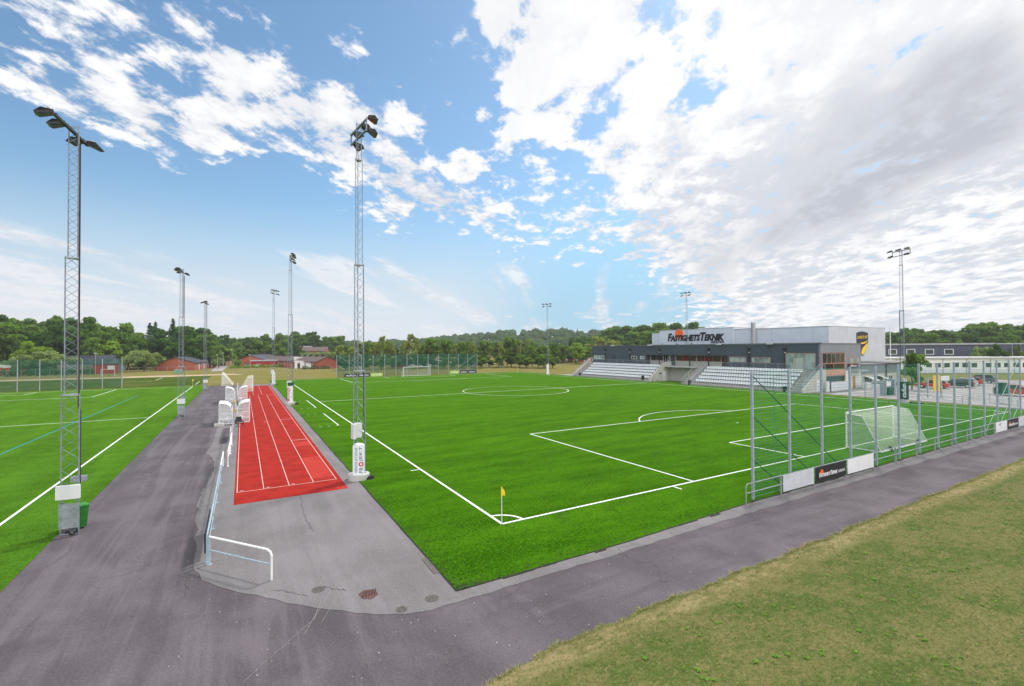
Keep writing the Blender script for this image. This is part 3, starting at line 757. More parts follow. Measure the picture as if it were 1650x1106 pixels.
# ------------------------------------------------------------------ floodlight masts
def lattice(z0, z1, wdt, r=.026, br=.010, step=None):
    """three-legged lattice section with zig-zag braces"""
    mb = MB(); rad = wdt/math.sqrt(3)
    angs = [R(200), R(320), R(80)]
    L = [(math.cos(a)*rad, math.sin(a)*rad) for a in angs]
    for x, y in L: mb.tube((x, y, z0), (x, y, z1), r, n=6)
    st = step or wdt*.72; n = max(2, round((z1-z0)/st)); dz = (z1-z0)/n
    for k in range(3):
        a, b = L[k], L[(k+1) % 3]
        for i in range(n):
            p, q = (a, b) if i % 2 == 0 else (b, a)
            mb.tube((p[0], p[1], z0+i*dz), (q[0], q[1], z0+(i+1)*dz), br, n=4, cap=False)
        for z in (z0+.04, z1-.04): mb.tube((a[0], a[1], z), (b[0], b[1], z), br*1.6, n=4)
    return mb
def lamp_head(parent, x, y, z, sgn, tilt=32, sc=1.0, yaw=0, W=.36):
    Mx = Matrix.Translation((x, y, z)) @ Matrix.Rotation(R(yaw), 4, 'Z') @ Matrix.Rotation(PI if sgn < 0 else 0, 4, 'Z') @ Matrix.Rotation(R(tilt-20), 4, 'Y') @ Matrix.Scale(sc, 4)
    mb = MB()
    # flared housing: narrow back, wide open mouth
    a = [(-.10, -.16, -.02), (-.10, .16, -.02), (-.10, .16, .20), (-.10, -.16, .20), (.62, -W, -.10), (.62, W, -.10), (.42, W, .26), (.42, -W, .26), (.78, -W, .02), (.78, W, .02)]
    mb.add(a, [(0, 1, 2, 3), (0, 4, 5, 1), (3, 2, 6, 7), (1, 5, 9, 6, 2), (0, 3, 7, 8, 4), (7, 6, 9, 8)])
    mb.xf(Mx); h = mb.build('floodlight', MT['lamp'], parent)
    g = MB(); g.add([(.61, -W+.02, -.105), (.61, W-.02, -.105), (.775, W-.02, .005), (.775, -W+.02, .005)], [(0, 1, 2, 3)]); g.add([(.02, -.2, -.055), (.02, .2, -.055), (.60, W-.04, -.115), (.60, -W+.04, -.115)], [(0, 1, 2, 3)])
    g.xf(Mx); g.build('lamp_glass', MT['lampglass'], h)
    c = MB(); c.bevbox(-.02, .32, -.13, .13, .20, .34, .03); c.xf(Mx); c.build('ballast_cap', MT['lampcap'], h)
    b = MB(); b.tube((-.22, 0, .02), (.05, 0, .06), .035, n=6); b.tube((.1, -.2, .3), (.1, .2, .3), .02, n=5); b.xf(Mx); b.build('lamp_bracket', MT['lamp'], h)
def cable(parent, x, y, z0, z1):
    mb = MB(); mb.path([(x, y, z0), (x, y, (z0+z1)*.28), (x-.05, y-.02, (z0+z1)*.29), (x-.06, y-.02, z1)], .03, 5); mb.build('cable', MT['cable'], parent)

def make_mast_tall():
    r = empty('floodlight_mast')
    for z0, z1, w_ in ((.25, 6.1, .62), (6.0, 12.05, .49), (11.95, 18.0, .38), (17.9, 20.0, .28)):
        lattice(z0, z1, w_, .024 if w_ > .45 else .019, .0095 if w_ > .45 else .008).build('lattice_section', MT['mast'], r)
    for z, w_ in ((6.05, .36), (12.0, .29), (17.95, .23)):
        j = MB(); j.prism([(math.cos(a)*w_*1.08, math.sin(a)*w_*1.08) for a in (R(200), R(320), R(80))], z-.03, z+.03, 'z'); j.build('joint_plate', MT['cover'], r)
    
    am = MB(); am.box(-.05, .05, -1.25, 1.25, 19.78, 19.86); am.box(-.05, .05, -1.2, 1.2, 19.20, 19.27)
    for y in (-1.2, 1.2): am.box(-.03, .03, y-.03, y+.03, 19.27, 19.78)
    am.build('cross_arm', MT['mast'], r)
    for y, yw in ((-1.12, -14), (0, 0), (1.12, 14)): lamp_head(r, .16, y, 19.95, 1, 34, .62, yaw=yw, W=.50)
    for y, yw in ((-1.08, -12), (1.08, 12)): lamp_head(r, .16, y, 19.25, 1, 40, .62, yaw=yw, W=.50)
    b = MB(); disc(b, 0, 0, .58, -.05, .30, 24); b.build('concrete_base', MT['concrete_pale'], r)
    c = MB(); c.box(-.42, -.27, -.34, .06, 2.30, 3.10); c.box(-.27, .12, -.17, .18, 2.34, 3.12); c.build('control_box', MT['box_white'], r)
    cable(r, .29, -.10, .3, 12)
    return r
def make_mast_short():
    r = empty('floodlight_mast')
    for z0, z1, w_ in ((.0, 5.55, .60), (5.45, 11.0, .46), (10.9, 16.25, .33)):
        lattice(z0, z1, w_, .023, .009).build('lattice_section', MT['mast'], r)
    for z, w_ in ((5.5, .35), (10.95, .27)): j = MB(); j.prism([(math.cos(a)*w_*1.08, math.sin(a)*w_*1.08) for a in (R(200), R(320), R(80))], z-.03, z+.03, 'z'); j.build('joint_plate', MT['galv'], r)
    
    am = MB(); am.box(-.05, .05, -1.75, 1.15, 15.9, 16.0); am.build('cross_arm', MT['lamp'], r)
    for y, yw in ((-1.55, 14), (-.62, 8), (.95, -14)): lamp_head(r, -.12, y, 16.02, -1, 34, .62, yaw=yw)
    lamp_head(r, .20, .62, 15.8, 1, 36, .62, yaw=0)
    c = MB(); c.box(-.38, .34, -.42, -.29, 1.47, 2.0); c.build('control_box', MT['box_white'], r)
    p = MB(); p.box(-.32, .29, -.27, -.24, .30, 1.26); p.box(-.34, -.31, -.27, .18, .30, 1.26); p.build('cover_panel', MT['cover'], r)
    s = MB(); s.box(-.12, .34, .1, .36, 2.0, 2.2); s.build('junction_box', MT['cover'], r)
    cable(r, .27, -.15, 1.9, 15.5)
    k = MB()
    for i in range(7): a0 = i*.5; k.tube((-.12+.05*i, -.30+.03*math.cos(i), .12+.09*math.sin(i*1.1)), (-.07+.05*i, -.30+.03*math.cos(i+1), .12+.09*math.sin((i+1)*1.1)), .035, n=5)
    k.build('cable_coil', MT['rubber'], r)
    return r
tall = make_mast_tall(); short = make_mast_short()
GM = 'lattice floodlight masts round the two pitches'
def setm(o, lab, loc, rz=0): o.location = loc; o.rotation_euler = (0, 0, rz); tag(o, lab, 'floodlight mast', GM)
setm(tall, 'tall lattice floodlight mast on a round concrete foot near the red lanes', (-3.62, 10.05, 0), R(8))
setm(copy_tree(tall), 'tall lattice floodlight mast with the red lettered banner, halfway along the red lanes', (-3.74, 51.7, 0), R(-8))
setm(copy_tree(tall), 'tall lattice floodlight mast at the far end of the red lanes', (-3.6, 93.5, 0), R(-30))
setm(copy_tree(tall), 'tall lattice floodlight mast with a black banner at its foot by the car park', (65.25, 9.9, 0), PI-R(22))
setm(copy_tree(tall), 'tall lattice floodlight mast rising behind the clubhouse roof before the orange disc sign', (88.2, 62.6, 1.4), PI)
setm(copy_tree(tall), 'tall lattice floodlight mast at the far right corner of the pitch, left of the stand', (65.17, 91.3, 0), PI+R(25))
setm(short, 'nearest lattice floodlight mast, tall on the left beside a green wheeled bin', (-15.09, 7.92, 0), R(-6))
setm(copy_tree(short), 'middle lattice floodlight mast at the edge of the left pitch', (-15.05, 45.4, 0))
setm(copy_tree(short), 'farthest lattice floodlight mast at the end of the left pitch', (-15.15, 83.6, 0), R(15))

# banners round the mast feet, with vertical lettering
def mast_banner(loc, m, label, face=( -.2, -1), w_=.63, z0=.26, z1=1.95, name='banner'):
    f = Vector((face[0], face[1], 0)).normalized(); rt = Vector((-f.y, f.x, 0))
    o = MB(); c = Vector(loc)
    pts = [c+rt*(w_/2)+f*.34, c-rt*(w_/2)+f*.34, c-rt*(w_/2-.02)-f*.05, c-rt*.05-f*.34, c+rt*.05-f*.34, c+rt*(w_/2-.02)-f*.05]
    o.prism([(p.x, p.y) for p in pts], z0, z1, 'z')
    b = o.build('banner', m); tag(b, label, 'banner', 'banners round the mast feet')
    return b, c+f*.346, rt, f
def vtext(b, c, rt, s, off, z0, h, m, width=None, bold=0.0):
    """text running upwards; off = shift along rt of its baseline"""
    me = text_mesh(s, 1.0, bold=bold, extrude=.004)
    place_text('lettering', me, c+rt*off+Vector((0, 0, z0)), (0, 0, 1), -rt, m, b, width=h, height=width)
b, c, rt, f = mast_banner((-3.62, 10.05, 0), MT['banner'], 'white banner with grey vertical lettering and a pink ring on the nearest right mast', (-.22, -1))
vtext(b, c, rt, 'VENTILATIONS', -.07, .42, 1.40, MT['inkgrey'], .14)
vtext(b, c, rt, 'PR', .23, .40, .33, MT['inkgrey'], .21); vtext(b, c, rt, 'JEKT', .23, 1.04, .82, MT['inkgrey'], .21)
ring = MB()
for i in range(8):
    a = 2*PI*i/8; q = c+rt*(.125+math.cos(a)*.10)+Vector((0, 0, .89+math.sin(a)*.10)); t = (rt*-math.sin(a)+Vector((0, 0, math.cos(a))))*.036; r_ = (rt*math.cos(a)+Vector((0, 0, math.sin(a))))*.033
    ring.add([q-t-r_+f*.006, q+t-r_+f*.006, q+t+r_+f*.006, q-t+r_+f*.006], [(0, 1, 2, 3)])
ring.build('ring_emblem', MT['red_ink'], b)
b, c, rt, f = mast_banner((-3.74, 51.7, 0), MT['banner'], 'white banner with red vertical lettering on the middle mast by the lanes', (-.12, -1), z1=2.5)
vtext(b, c, rt, 'Montage', .02, .45, 1.85, MT['red_ink'], .38, .012); vtext(b, c, rt, 'service', .22, .9, .75, MT['inkgrey'], .09)
g_ = MB(); g_.box(-4.12, -3.36, 51.27, 51.31, 2.52, 2.95); g2 = g_.build('sign_plate', MT['darkgreen']); tag(g2, 'small green plate strapped to the mast above the red lettered banner', 'sign')
b, c, rt, f = mast_banner((-3.6, 93.5, 0), MT['banner'], 'white banner with faint blue lettering on the far mast at the end of the lanes', (-.1, -1), z1=2.6)
vtext(b, c, rt, 'stadium', .1, .6, 1.6, mat('blue_lettering', (.25, .3, .55), .5, .1), .26)
b, c, rt, f = mast_banner((65.25, 9.9, 0), MT['navy'], 'black banner with white vertical lettering on the mast by the car park', (-.92, -.4), 1.0, .45, 2.7)
vtext(b, c, rt, 'stadium', .26, .7, 1.8, MT['white_ink'], .46, .02)
b, c, rt, f = mast_banner((65.17, 91.3, 0), MT['banner'], 'white banner round the foot of the mast at the far right corner', (-.6, -.8), z1=2.7)
pb = MB(); pb.bevbox(-.95, .55, -.22, .22, 0, .14, .03); o_ = pb.build('ballast_slab', MT['rubber']); o_.location = (65.0, 8.6, .02); o_.rotation_euler = (0, 0, R(75)); tag(o_, 'low black ballast slab at the foot of the mast with the black banner', 'ballast block')
for x_, y_, lab in ((-3.12, 9.75, 'black rubber pad on the turf beside the nearest right mast'), (-3.0, 51.3, 'black rubber pad on the turf beside the middle right mast'), (-3.0, 93.1, 'black rubber pad on the turf beside the far mast')):
    q = MB(); disc(q, 0, 0, .27, 0, .10, 18); disc(q, .03, .02, .2, .10, .15, 18); o_ = q.build('rubber_pad', MT['rubber']); o_.location = (x_, y_, .02); tag(o_, lab, 'rubber pad', 'pads beside the masts')

# ------------------------------------------------------------------ wheeled bin
def wheelie(loc, rz, label, m):
    r = empty('wheeled_bin', loc, rz, label, 'bin')
    b = MB(); a = [(-.22, -.22), (.22, -.22), (.22, .22), (-.22, .22)]; t = [(-.29, -.27), (.29, -.27), (.29, .29), (-.29, .29)]
    b.add([(x, y, .07) for x, y in a]+[(x, y, .98) for x, y in t], [(3, 2, 1, 0), (4, 5, 6, 7)]+[(i, (i+1) % 4, 4+(i+1) % 4, 4+i) for i in range(4)]); b.build('body', m, r)
    l = MB(); l.bevbox(-.32, .32, -.31, .33, .985, 1.07, .03); l.tube((-.25, .36, 1.0), (.25, .36, 1.0), .02, n=6); l.build('lid', m, r)
    for s in (-1, 1):
        w_ = MB(); w_.tube((s*.20, .25, .10), (s*.27, .25, .10), .10, n=14); w_.build('wheel', MT['rubber'], r)
    return r
wheelie((-15.02, 8.55, 0), R(28), 'green wheeled bin behind the nearest left mast', MT['bin']).scale = (.8, .8, .9)
wheelie((-9.55, 46.5, 0), R(10), 'dark green bin between the two pairs of dugouts', MT['darkgreen'])

# ------------------------------------------------------------------ goals
def goal(loc, rz, label, W=7.32, H=2.44, top=1.0, back=2.1, net='net_white', pw=.06, grp='white football goals', sag=.35, cat='goal'):
    """opening faces local -x ... net goes back along +x; width along y"""
    r = empty('football_goal', loc, rz, label, cat, grp); h = W/2
    for s in (-1, 1):
        p = MB(); p.tube((0, s*(h+pw), 0), (0, s*(h+pw), H), pw, n=10); p.build('goal_post', MT['white'], r)
    c = MB(); c.tube((0, -h-2*pw, H+pw), (0, h+2*pw, H+pw), pw, n=10); c.build('crossbar', MT['white'], r)
    for s in (-1, 1):
        f = MB(); f.path([(0, s*(h+pw), H+.02), (top, s*(h+pw), H-.08), (back, s*(h+pw), .06)], .028, 6); f.build('net_support', MT['white'], r)
    b = MB(); b.tube((back, -h-pw, .06), (back, h+pw, .06), .045, n=8)
    for s in (-1, 1): b.tube((0, s*(h+pw), .05), (back, s*(h+pw), .05), .03, n=6)
    b.build('base_frame', MT['white'], r)
    n = MB(); NU, NV = 16, 6
    def pt(u, v):       # v 0..1 from crossbar to the ground at the back
        y = -h-pw+(W+2*pw)*u; s = math.sin(PI*u)
        if v < .35: t = v/.35; return (top*t, y, H-.08*t-sag*s*math.sin(PI*t*.62)*.9)
        t = (v-.35)/.65; return (top+(back-top)*t+.12*s*math.sin(PI*t), y, (H-.08)*(1-t)+.06*t-sag*s*(1-t)*.82)
    vs = [pt(i/NU, j/10) for i in range(NU+1) for j in range(11)]
    n.add(vs, [(i*11+j, i*11+j+1, (i+1)*11+j+1, (i+1)*11+j) for i in range(NU) for j in range(10)])
    for s in (-1, 1): n.add([(0.02, s*(h+pw), .05), (0.02, s*(h+pw), H-.02), (top, s*(h+pw), H-.1), (back-.02, s*(h+pw), .06)], [(0, 1, 2, 3)])
    o = n.build('net', MT[net], r, fix=False); smooth(o)
    return r
g0 = goal((32, 0, .02), R(-90), 'large white goal at the near end, seen through the green ball stop fence')
for y_ in (-2.3, 2.3):
    w_ = MB(); w_.tube((2.05, y_-.05, .16), (2.05, y_+.05, .16), .16, n=14); w_.build('transport_wheel', MT['rubber'], g0)
goal((32, 106, .02), R(90), 'white goal at the far end of the main pitch', net='net_white_thin')
goal((-50, 96.4, .02), R(90), 'white goal of the left pitch, cut off by the left edge of the photo')
goal((-12.95, 99.2, 0), 0, 'spare white goal parked at the end of the path, opening to the left', sag=.1, back=1.9, top=.25)
goal((-7.7, 81.0, .02), PI, 'spare white goal parked on the far end of the red lanes', sag=.1, back=1.9, top=.7)

# ------------------------------------------------------------------ corner flags
def corner_flag(x, y, label, a=30):
    r = empty('corner_flag', (x, y, .025), R(a), label, 'corner flag', 'yellow corner flags')
    p = MB(); p.tube((0, 0, 0), (0, 0, 1.52), .019, .014, 8); p.build('pole', MT['white'], r)
    f = MB(); f.tube((0, 0, 1.12), (0, 0, 1.52), .026, n=8)
    N = 6; vs = []
    for i in range(N+1):
        t = i/N
        for z in (1.51-.10*t*t, 1.12+.06*t-.05*t*t): vs.append((.25*t-.06*t*t, .05*math.sin(t*4.5), z-.14*t*t*(1 if z > 1.3 else .1)))
    f.add(vs, [(2*i, 2*i+1, 2*i+3, 2*i+2) for i in range(N)]); f.build('flag', MT['yellow'], r)
corner_flag(-.02, -.02, 'yellow corner flag at the near left corner of the main pitch')
corner_flag(0, 106, 'yellow corner flag at the far left corner of the main pitch')
corner_flag(64, 0, 'yellow corner flag at the right corner beyond the ball stop fence')
corner_flag(64, 106, 'yellow corner flag at the far right corner of the main pitch')
corner_flag(-18, 96.4, 'yellow corner flag at the far corner of the left pitch')

# ------------------------------------------------------------------ ball stop fences
fr = empty('ball_stop_fence', (32, -3.45, 0), 0, 'tall green net fence on grey posts behind the near goal', 'fence')
xs_ = [-20.28+3.12*i for i in range(14)]
for i, x_ in enumerate(xs_):
    p = MB(); p.box(x_-.05, x_+.05, -.05, .05, 0, 6.1); p.box(x_-.15, x_+.15, -.13, .13, 0, .02); p.build('post', MT['galv_post'], fr)
nt = MB()
for k in range(40):
    z_ = .10+k*.152
    nt.tube((xs_[0], .06, z_), (xs_[-1], .06, z_), .0085, n=3, cap=False)
k = xs_[0]
while k < xs_[-1]: nt.tube((k, .06, .08), (k+.01, .06, 6.05), .0032, n=3, cap=False); k += .152
nt.build('net', MT['cord'], fr, fix=False)
hc = MB()
for z_ in (.1, 6.04): hc.tube((xs_[0], .06, z_), (xs_[-1], .06, z_), .010, n=4)
hc.tube((xs_[0]+1.9, .07, 6.0), (xs_[0]+2.05, .07, .1), .011, n=4); hc.build('net_rope', MT['cord'], fr)
for s in (1, -1):
    x0 = xs_[0] if s > 0 else xs_[-1]
    for z_, d_ in ((6.0, 9.0), (4.05, 6.1), (1.95, 2.95)):
        bz = MB(); bz.tube((x0, .08, z_), (x0+s*d_, .10, .05), .024, n=5); bz.build('brace', MT['cord_dark'] if s > 0 else MT['galv'], fr)  # right-end braces get paler steel: their lit look is put into the colour
def far_fence(x0, x1, y, n, H, m, label, brace=True):
    r = empty('ball_stop_fence', ((x0+x1)/2, y, 0), 0, label, 'fence'); h = (x1-x0)/2
    for i in range(n):
        x_ = -h+2*h*i/(n-1); p = MB(); p.box(x_-.06, x_+.06, -.06, .06, 0, H); p.build('post', MT['galv'], r)
    nb = MB(); nb.quad((-h, .07, .1), (h, .07, .1), (h, .07, H-.05), (-h, .07, H-.05)); nb.build('net', m, r, fix=False)
    for s in (-1, 1):
        for z_, d_ in ((H-.1, 9), (H*.55, 5)) if brace else ():
            b_ = MB(); b_.tube((s*h, .02, z_), (s*(h-d_), .02, .05), .04, n=5); b_.build('brace', MT['galv'], r)
    return r
far_fence(11.9, 52.4, 110.6, 14, 6.0, MT['net_far'], 'dark green net fence on pale posts behind the far goal')
far_fence(-76.8, -29.8, 100.6, 17, 5.75, MT['net_left'], 'green net fence on pale posts behind the goal of the left pitch', False)

# ------------------------------------------------------------------ rails and boards along the near path
rl = empty('railing', (0, 0, 0), 0, 'long galvanised two-bar railing with a bent end beside the near path', 'railing')
px_ = [10.85, 13.65, 16.62, 19.95, 23.2, 26.2, 29.3, 32.3, 35.3, 38.3, 41.3, 44.3, 47.3, 50.3, 53.3]
YR = -3.66
for i, x_ in enumerate(px_):
    p = MB()
    if i: p.box(x_-.035, x_+.035, YR-.035, YR+.035, 0, .96)
    else: p.path([(x_, YR, 0), (x_, YR, .78), (x_+.05, YR, .87), (x_+.14, YR, .92)], .026, 8)
    p.build('post', MT['galv'], rl)
for z_ in (.925, .50):
    p = MB(); p.tube((px_[0]+(.14 if z_ > .8 else 0), YR-.01, z_), (px_[-1], YR-.01, z_), .024, n=7); p.build('rail', MT['galv'], rl)
def board(x0, x1, m, label, y=-3.72, z0=.13, z1=.93):
    b = MB(); b.box(x0, x1, y-.02, y+.0, z0, z1); o = b.build('advertising_board', m); tag(o, label, 'board', 'boards on the railing'); return o
board(13.74, 16.52, MT['boardwhite'], 'grey blank board, leftmost on the railing beside the near path')
def disc_board(x0, x1, label):
    b = board(x0, x1, MT['charcoal'], label); w_ = x1-x0
    me = text_mesh('FastighetsTeknik', 1.0, shear=.2, bold=.02, extrude=.003, caps=True, spacing=.92); place_text('lettering', me, (x0+.10*w_, -3.745, .36), (1, 0, 0), (0, 0, 1), MT['white_ink'], b, width=.60*w_, height=.24)
    me = text_mesh('ARENA', 1.0, shear=.2, extrude=.003); place_text('lettering', me, (x0+.72*w_, -3.745, .38), (1, 0, 0), (0, 0, 1), MT['white_ink'], b, width=.23*w_, height=.14)
    d = MB(); d.prism([(x0+.19*w_+math.cos(2*PI*i/24)*.15, .62+math.sin(2*PI*i/24)*.15) for i in range(24)], -3.744, -3.741, 'y'); d.build('disc_emblem', MT['orange'], b)
disc_board(16.72, 19.86, 'black board with white lettering and an orange disc, second along the railing')
board(20.05, 23.10, MT['boardback'], 'bright white board, third along the railing beside the near path')
b = board(44.4, 47.2, MT['boardback'], 'white board with a small dark mark, far along the railing'); q = MB(); q.box(45.1, 45.25, -3.746, -3.743, .7, .8); q.box(45.4, 45.5, -3.746, -3.743, .62, .8); q.box(45.52, 45.68, -3.746, -3.743, .74, .8); q.build('mark', MT['ink'], b)
disc_board(47.4, 50.2, 'black board with an orange disc near the right edge of the photo')
board(50.4, 53.2, MT['boardwhite'], 'white board cut off by the right edge of the photo')

# boards behind the far goal
def far_board(x0, x1, m, txt, tm, label):
    y = 109.9; b = MB(); b.box(x0, x1, y, y+.05, .12, 1.0); o = b.build('advertising_board', m); tag(o, label, 'board', 'boards behind the far goal line')
    if txt:
        me = text_mesh(txt, 1.0, bold=.015, extrude=.003); place_text('lettering', me, (x0+.12*(x1-x0), y-.012, .32), (1, 0, 0), (0, 0, 1), tm, o, width=.76*(x1-x0), height=.5)
far_board(13.7, 16.9, MT['navy'], 'stadium', MT['white_ink'], 'dark board with white lettering, leftmost behind the far goal line')
far_board(17.1, 20.3, MT['navy'], 'stadium', MT['white_ink'], 'dark board with white lettering beside the left lime board')
far_board(20.4, 23.6, MT['lime'], 'VVS', MT['white_ink'], 'pale lime board to the left of the far goal')
far_board(43.2, 46.2, MT['lime'], 'VVS', MT['white_ink'], 'pale lime board to the right of the far goal')
far_board(46.4, 48.9, MT['navy'], 'stadium', MT['white_ink'], 'dark board with white lettering beside the right lime board')
far_board(49.0, 51.7, MT['navy'], 'stadium', MT['white_ink'], 'dark board with white lettering, rightmost behind the far goal line')

# ------------------------------------------------------------------ rails on the left path
def rail_piece(label, posts, tops, mid, m_top, m_post, zt=.94):
    r = empty('railing', (posts[0][0], posts[0][1], 0), 0, label, 'railing', 'rails beside the left path'); ox, oy = posts[0]
    for i, (x, y, mm) in enumerate(posts): pass
    return r
def railing(label, pts, mats_post, m_top, m_mid, bent=None, z=.93, r_=.030):
    o = empty('railing', (pts[0][0], pts[0][1], 0), 0, label, 'railing', 'rails beside the left path'); ox, oy = pts[0]
    L = [(x-ox, y-oy) for x, y in pts]
    for i, (x, y) in enumerate(L):
        if bent == i: continue
        p = MB(); p.tube((x, y, 0), (x, y, z), r_+.006, n=8); p.tube((x, y, 0), (x, y, .015), .08, n=8); p.build('post', mats_post[i], o)
    for a, b in zip(L[:-1], L[1:]):
        t = MB()
        if bent is not None and b == L[bent]:
            d = Vector((b[0]-a[0], b[1]-a[1], 0)).normalized()
            e = Vector((b[0], b[1], 0)); t.path([(a[0], a[1], z), e-d*.2+Vector((0, 0, z)), e-d*.06+Vector((0, 0, z-.05)), e+Vector((0, 0, z-.18)), e], r_+.004, 8)
        else: t.tube((a[0], a[1], z), (b[0], b[1], z), r_, n=8)
        t.build('top_rail', m_top, o)
        m_ = MB(); m_.tube((a[0], a[1], z*.52), (b[0], b[1], z*.52), r_*.8, n=8); m_.build('middle_rail', m_mid, o)
    return o
railing('white bent railing end with a pale blue lower bar on the pale asphalt', [(-10.22, 1.95), (-8.46, -.34)], [MT['blue_rail']]*2, MT['white_rail'], MT['blue_rail'], bent=1)
railing('pale blue two-bar railing running away behind the white bent rail', [(-10.30, 2.2), (-10.3, 5.6), (-10.3, 9.3), (-10.3, 13.0)], [MT['blue_rail']]*4, MT['blue_rail'], MT['blue_rail'])
railing('short white railing piece following the pale blue railing', [(-10.3, 13.3), (-10.3, 17.4)], [MT['blue_rail'], MT['white_rail']], MT['white_rail'], MT['blue_rail'], bent=1)
railing('white railing piece with an offset beside the red lanes', [(-10.05, 17.2), (-10.0, 21.2), (-9.98, 24.8)], [MT['white_rail']]*3, MT['white_rail'], MT['white_rail'])
railing('grey railing piece in front of the nearest dugouts', [(-10.0, 25.2), (-9.98, 29.5), (-9.96, 33.8)], [MT['galv']]*3, MT['galv'], MT['galv'])
b = MB(); b.box(-10.40, -10.36, 2.4, 5.3, .22, .92); o_ = b.build('advertising_board', MT['charcoal']); tag(o_, 'dark board fixed on the pale blue railing left of the red lanes', 'board', 'boards on the left rails')
b = MB(); b.box(-10.12, -10.08, 26.0, 28.8, .2, .85); o_ = b.build('advertising_board', MT['boardback']); tag(o_, 'red and white board on the grey railing before the dugouts', 'board', 'boards on the left rails')
q = MB(); q.box(-10.124, -10.121, 26.1, 27.3, .3, .8); q.box(-10.124, -10.121, 27.6, 28.5, .55, .8); q.build('red_panel', MT['red_ink'], o_); q = MB(); q.box(-10.079, -10.076, 26.1, 27.3, .3, .8); q.build('red_panel', MT['red_ink'], o_)

# ------------------------------------------------------------------ dugouts
def dugout(loc, rz, label):
    """curved shelter, open towards local +x, length along y"""
    r = empty('dugout', loc, rz, label, 'dugout', 'white framed dugouts'); Lh = 1.5
    prof = [(0, .12), (-.02, .9), (.02, 1.35), (.14, 1.70), (.36, 1.93), (.70, 2.05), (1.10, 2.10)]
    for s in (-1, 1):
        f = MB(); y = s*Lh
        f.path([(x, y, z) for x, z in prof], .035, 6)
        f.path([(1.08, y, 2.10), (1.08, y, .10), (0, y, .10)], .035, 6)
        for z in (.62, 1.12): f.tube((0, y, z), (1.08, y, z), .022, n=5)
        f.build('end_frame', MT['white'], r)
        e = MB(); e.prism([(x, z) for x, z in prof]+[(1.08, .12)], y-.004, y+.004, 'y'); e.build('end_panel', MT['poly'], r)
    h = MB()
    for x, z in (prof[0], prof[2], prof[4], prof[6]): h.tube((x, -Lh, z), (x, Lh, z), .028, n=6)
    h.build('long_rail', MT['white'], r)
    c = MB(); vs = [(x, y, z) for y in (-Lh, Lh) for x, z in prof]; n = len(prof)
    c.add(vs, [(i, i+1, n+i+1, n+i) for i in range(2)]); o = c.build('back_panel', MT['poly'], r, fix=False)
    t = MB(); t.add([(x, y, z+.035) for y in (-Lh-.05, Lh+.05) for x, z in prof[3:]], [(i, i+1, 4+i+1, 4+i) for i in range(3)]); t.build('roof_sheet', MT['box_white'], r, fix=False)
    b = MB(); b.box(.12, .50, -Lh+.1, Lh-.1, .40, .46)
    for y in (-1.2, 0, 1.2): b.box(.2, .42, y-.03, y+.03, .1, .40)
    b.build('bench', MT['box_white'], r)
    for y in (-1.3, 1.3):
        w_ = MB(); w_.tube((1.0, y-.04, .07), (1.0, y+.04, .07), .07, n=10); w_.build('wheel', MT['rubber'], r)
    return r
dugout((-10.15, 37.6, 0), PI, 'white framed dugout facing the left pitch, nearer of the left pair')
dugout((-9.75, 38.1, 0), 0, 'white framed dugout on the red lanes, nearer of the right pair')
dugout((-10.2, 59.5, 0), PI, 'white framed dugout facing the left pitch, farther of the left pair')
dugout((-9.8, 60.2, 0), 0, 'white framed dugout on the red lanes, farther of the right pair')
for x_, y_, lab in ((-11.2, 35.9, 'pale concrete block at the foot of the nearer left dugout'), (-11.3, 57.8, 'pale concrete block at the foot of the farther left dugout')):
    q = MB(); q.bevbox(-.42, .42, -.3, .3, 0, .24, .04); o_ = q.build('concrete_block', MT['concrete_pale']); o_.location = (x_, y_, .005); tag(o_, lab, 'concrete block')
# black folding chair and bag beside the nearer dugouts
r = empty('folding_chair', (-9.45, 34.6, .01), R(25), 'black folding chair standing before the nearer right dugout', 'chair')
q = MB(); q.box(-.26, .26, -.24, .24, .40, .45); q.build('seat', MT['black'], r)
q = MB(); q.add([(-.26, .22, .45), (.26, .22, .45), (.26, .36, .88), (-.26, .36, .88), (-.26, .25, .45), (.26, .25, .45), (.26, .39, .88), (-.26, .39, .88)], [(0, 1, 2, 3), (7, 6, 5, 4), (0, 4, 5, 1), (1, 5, 6, 2), (2, 6, 7, 3), (3, 7, 4, 0)]); q.build('backrest', MT['black'], r)
for sx in (-1, 1):
    for sy in (-1, 1): q = MB(); q.tube((sx*.24, -sy*.2, .42), (sx*.24, sy*.26, 0), .018, n=5); q.build('leg', MT['black'], r)
for y_, lab in ((40.0, 'yellow and white marker post between the nearer dugouts'), (49.5, 'yellow and white marker post beside the dark green bin'), (70.0, 'white marker post behind the farther dugouts')):
    q = MB(); q.tube((0, 0, 0), (0, 0, 1.15 if y_ < 60 else 2.0), .06, n=8); o_ = q.build('marker_post', MT['white']); o_.location = (-9.98, y_, 0); tag(o_, lab, 'post')
    if y_ < 60: q = MB(); q.tube((0, 0, .75), (0, 0, 1.17), .066, n=8); q.build('yellow_sleeve', MT['yellow_sheet'], o_)

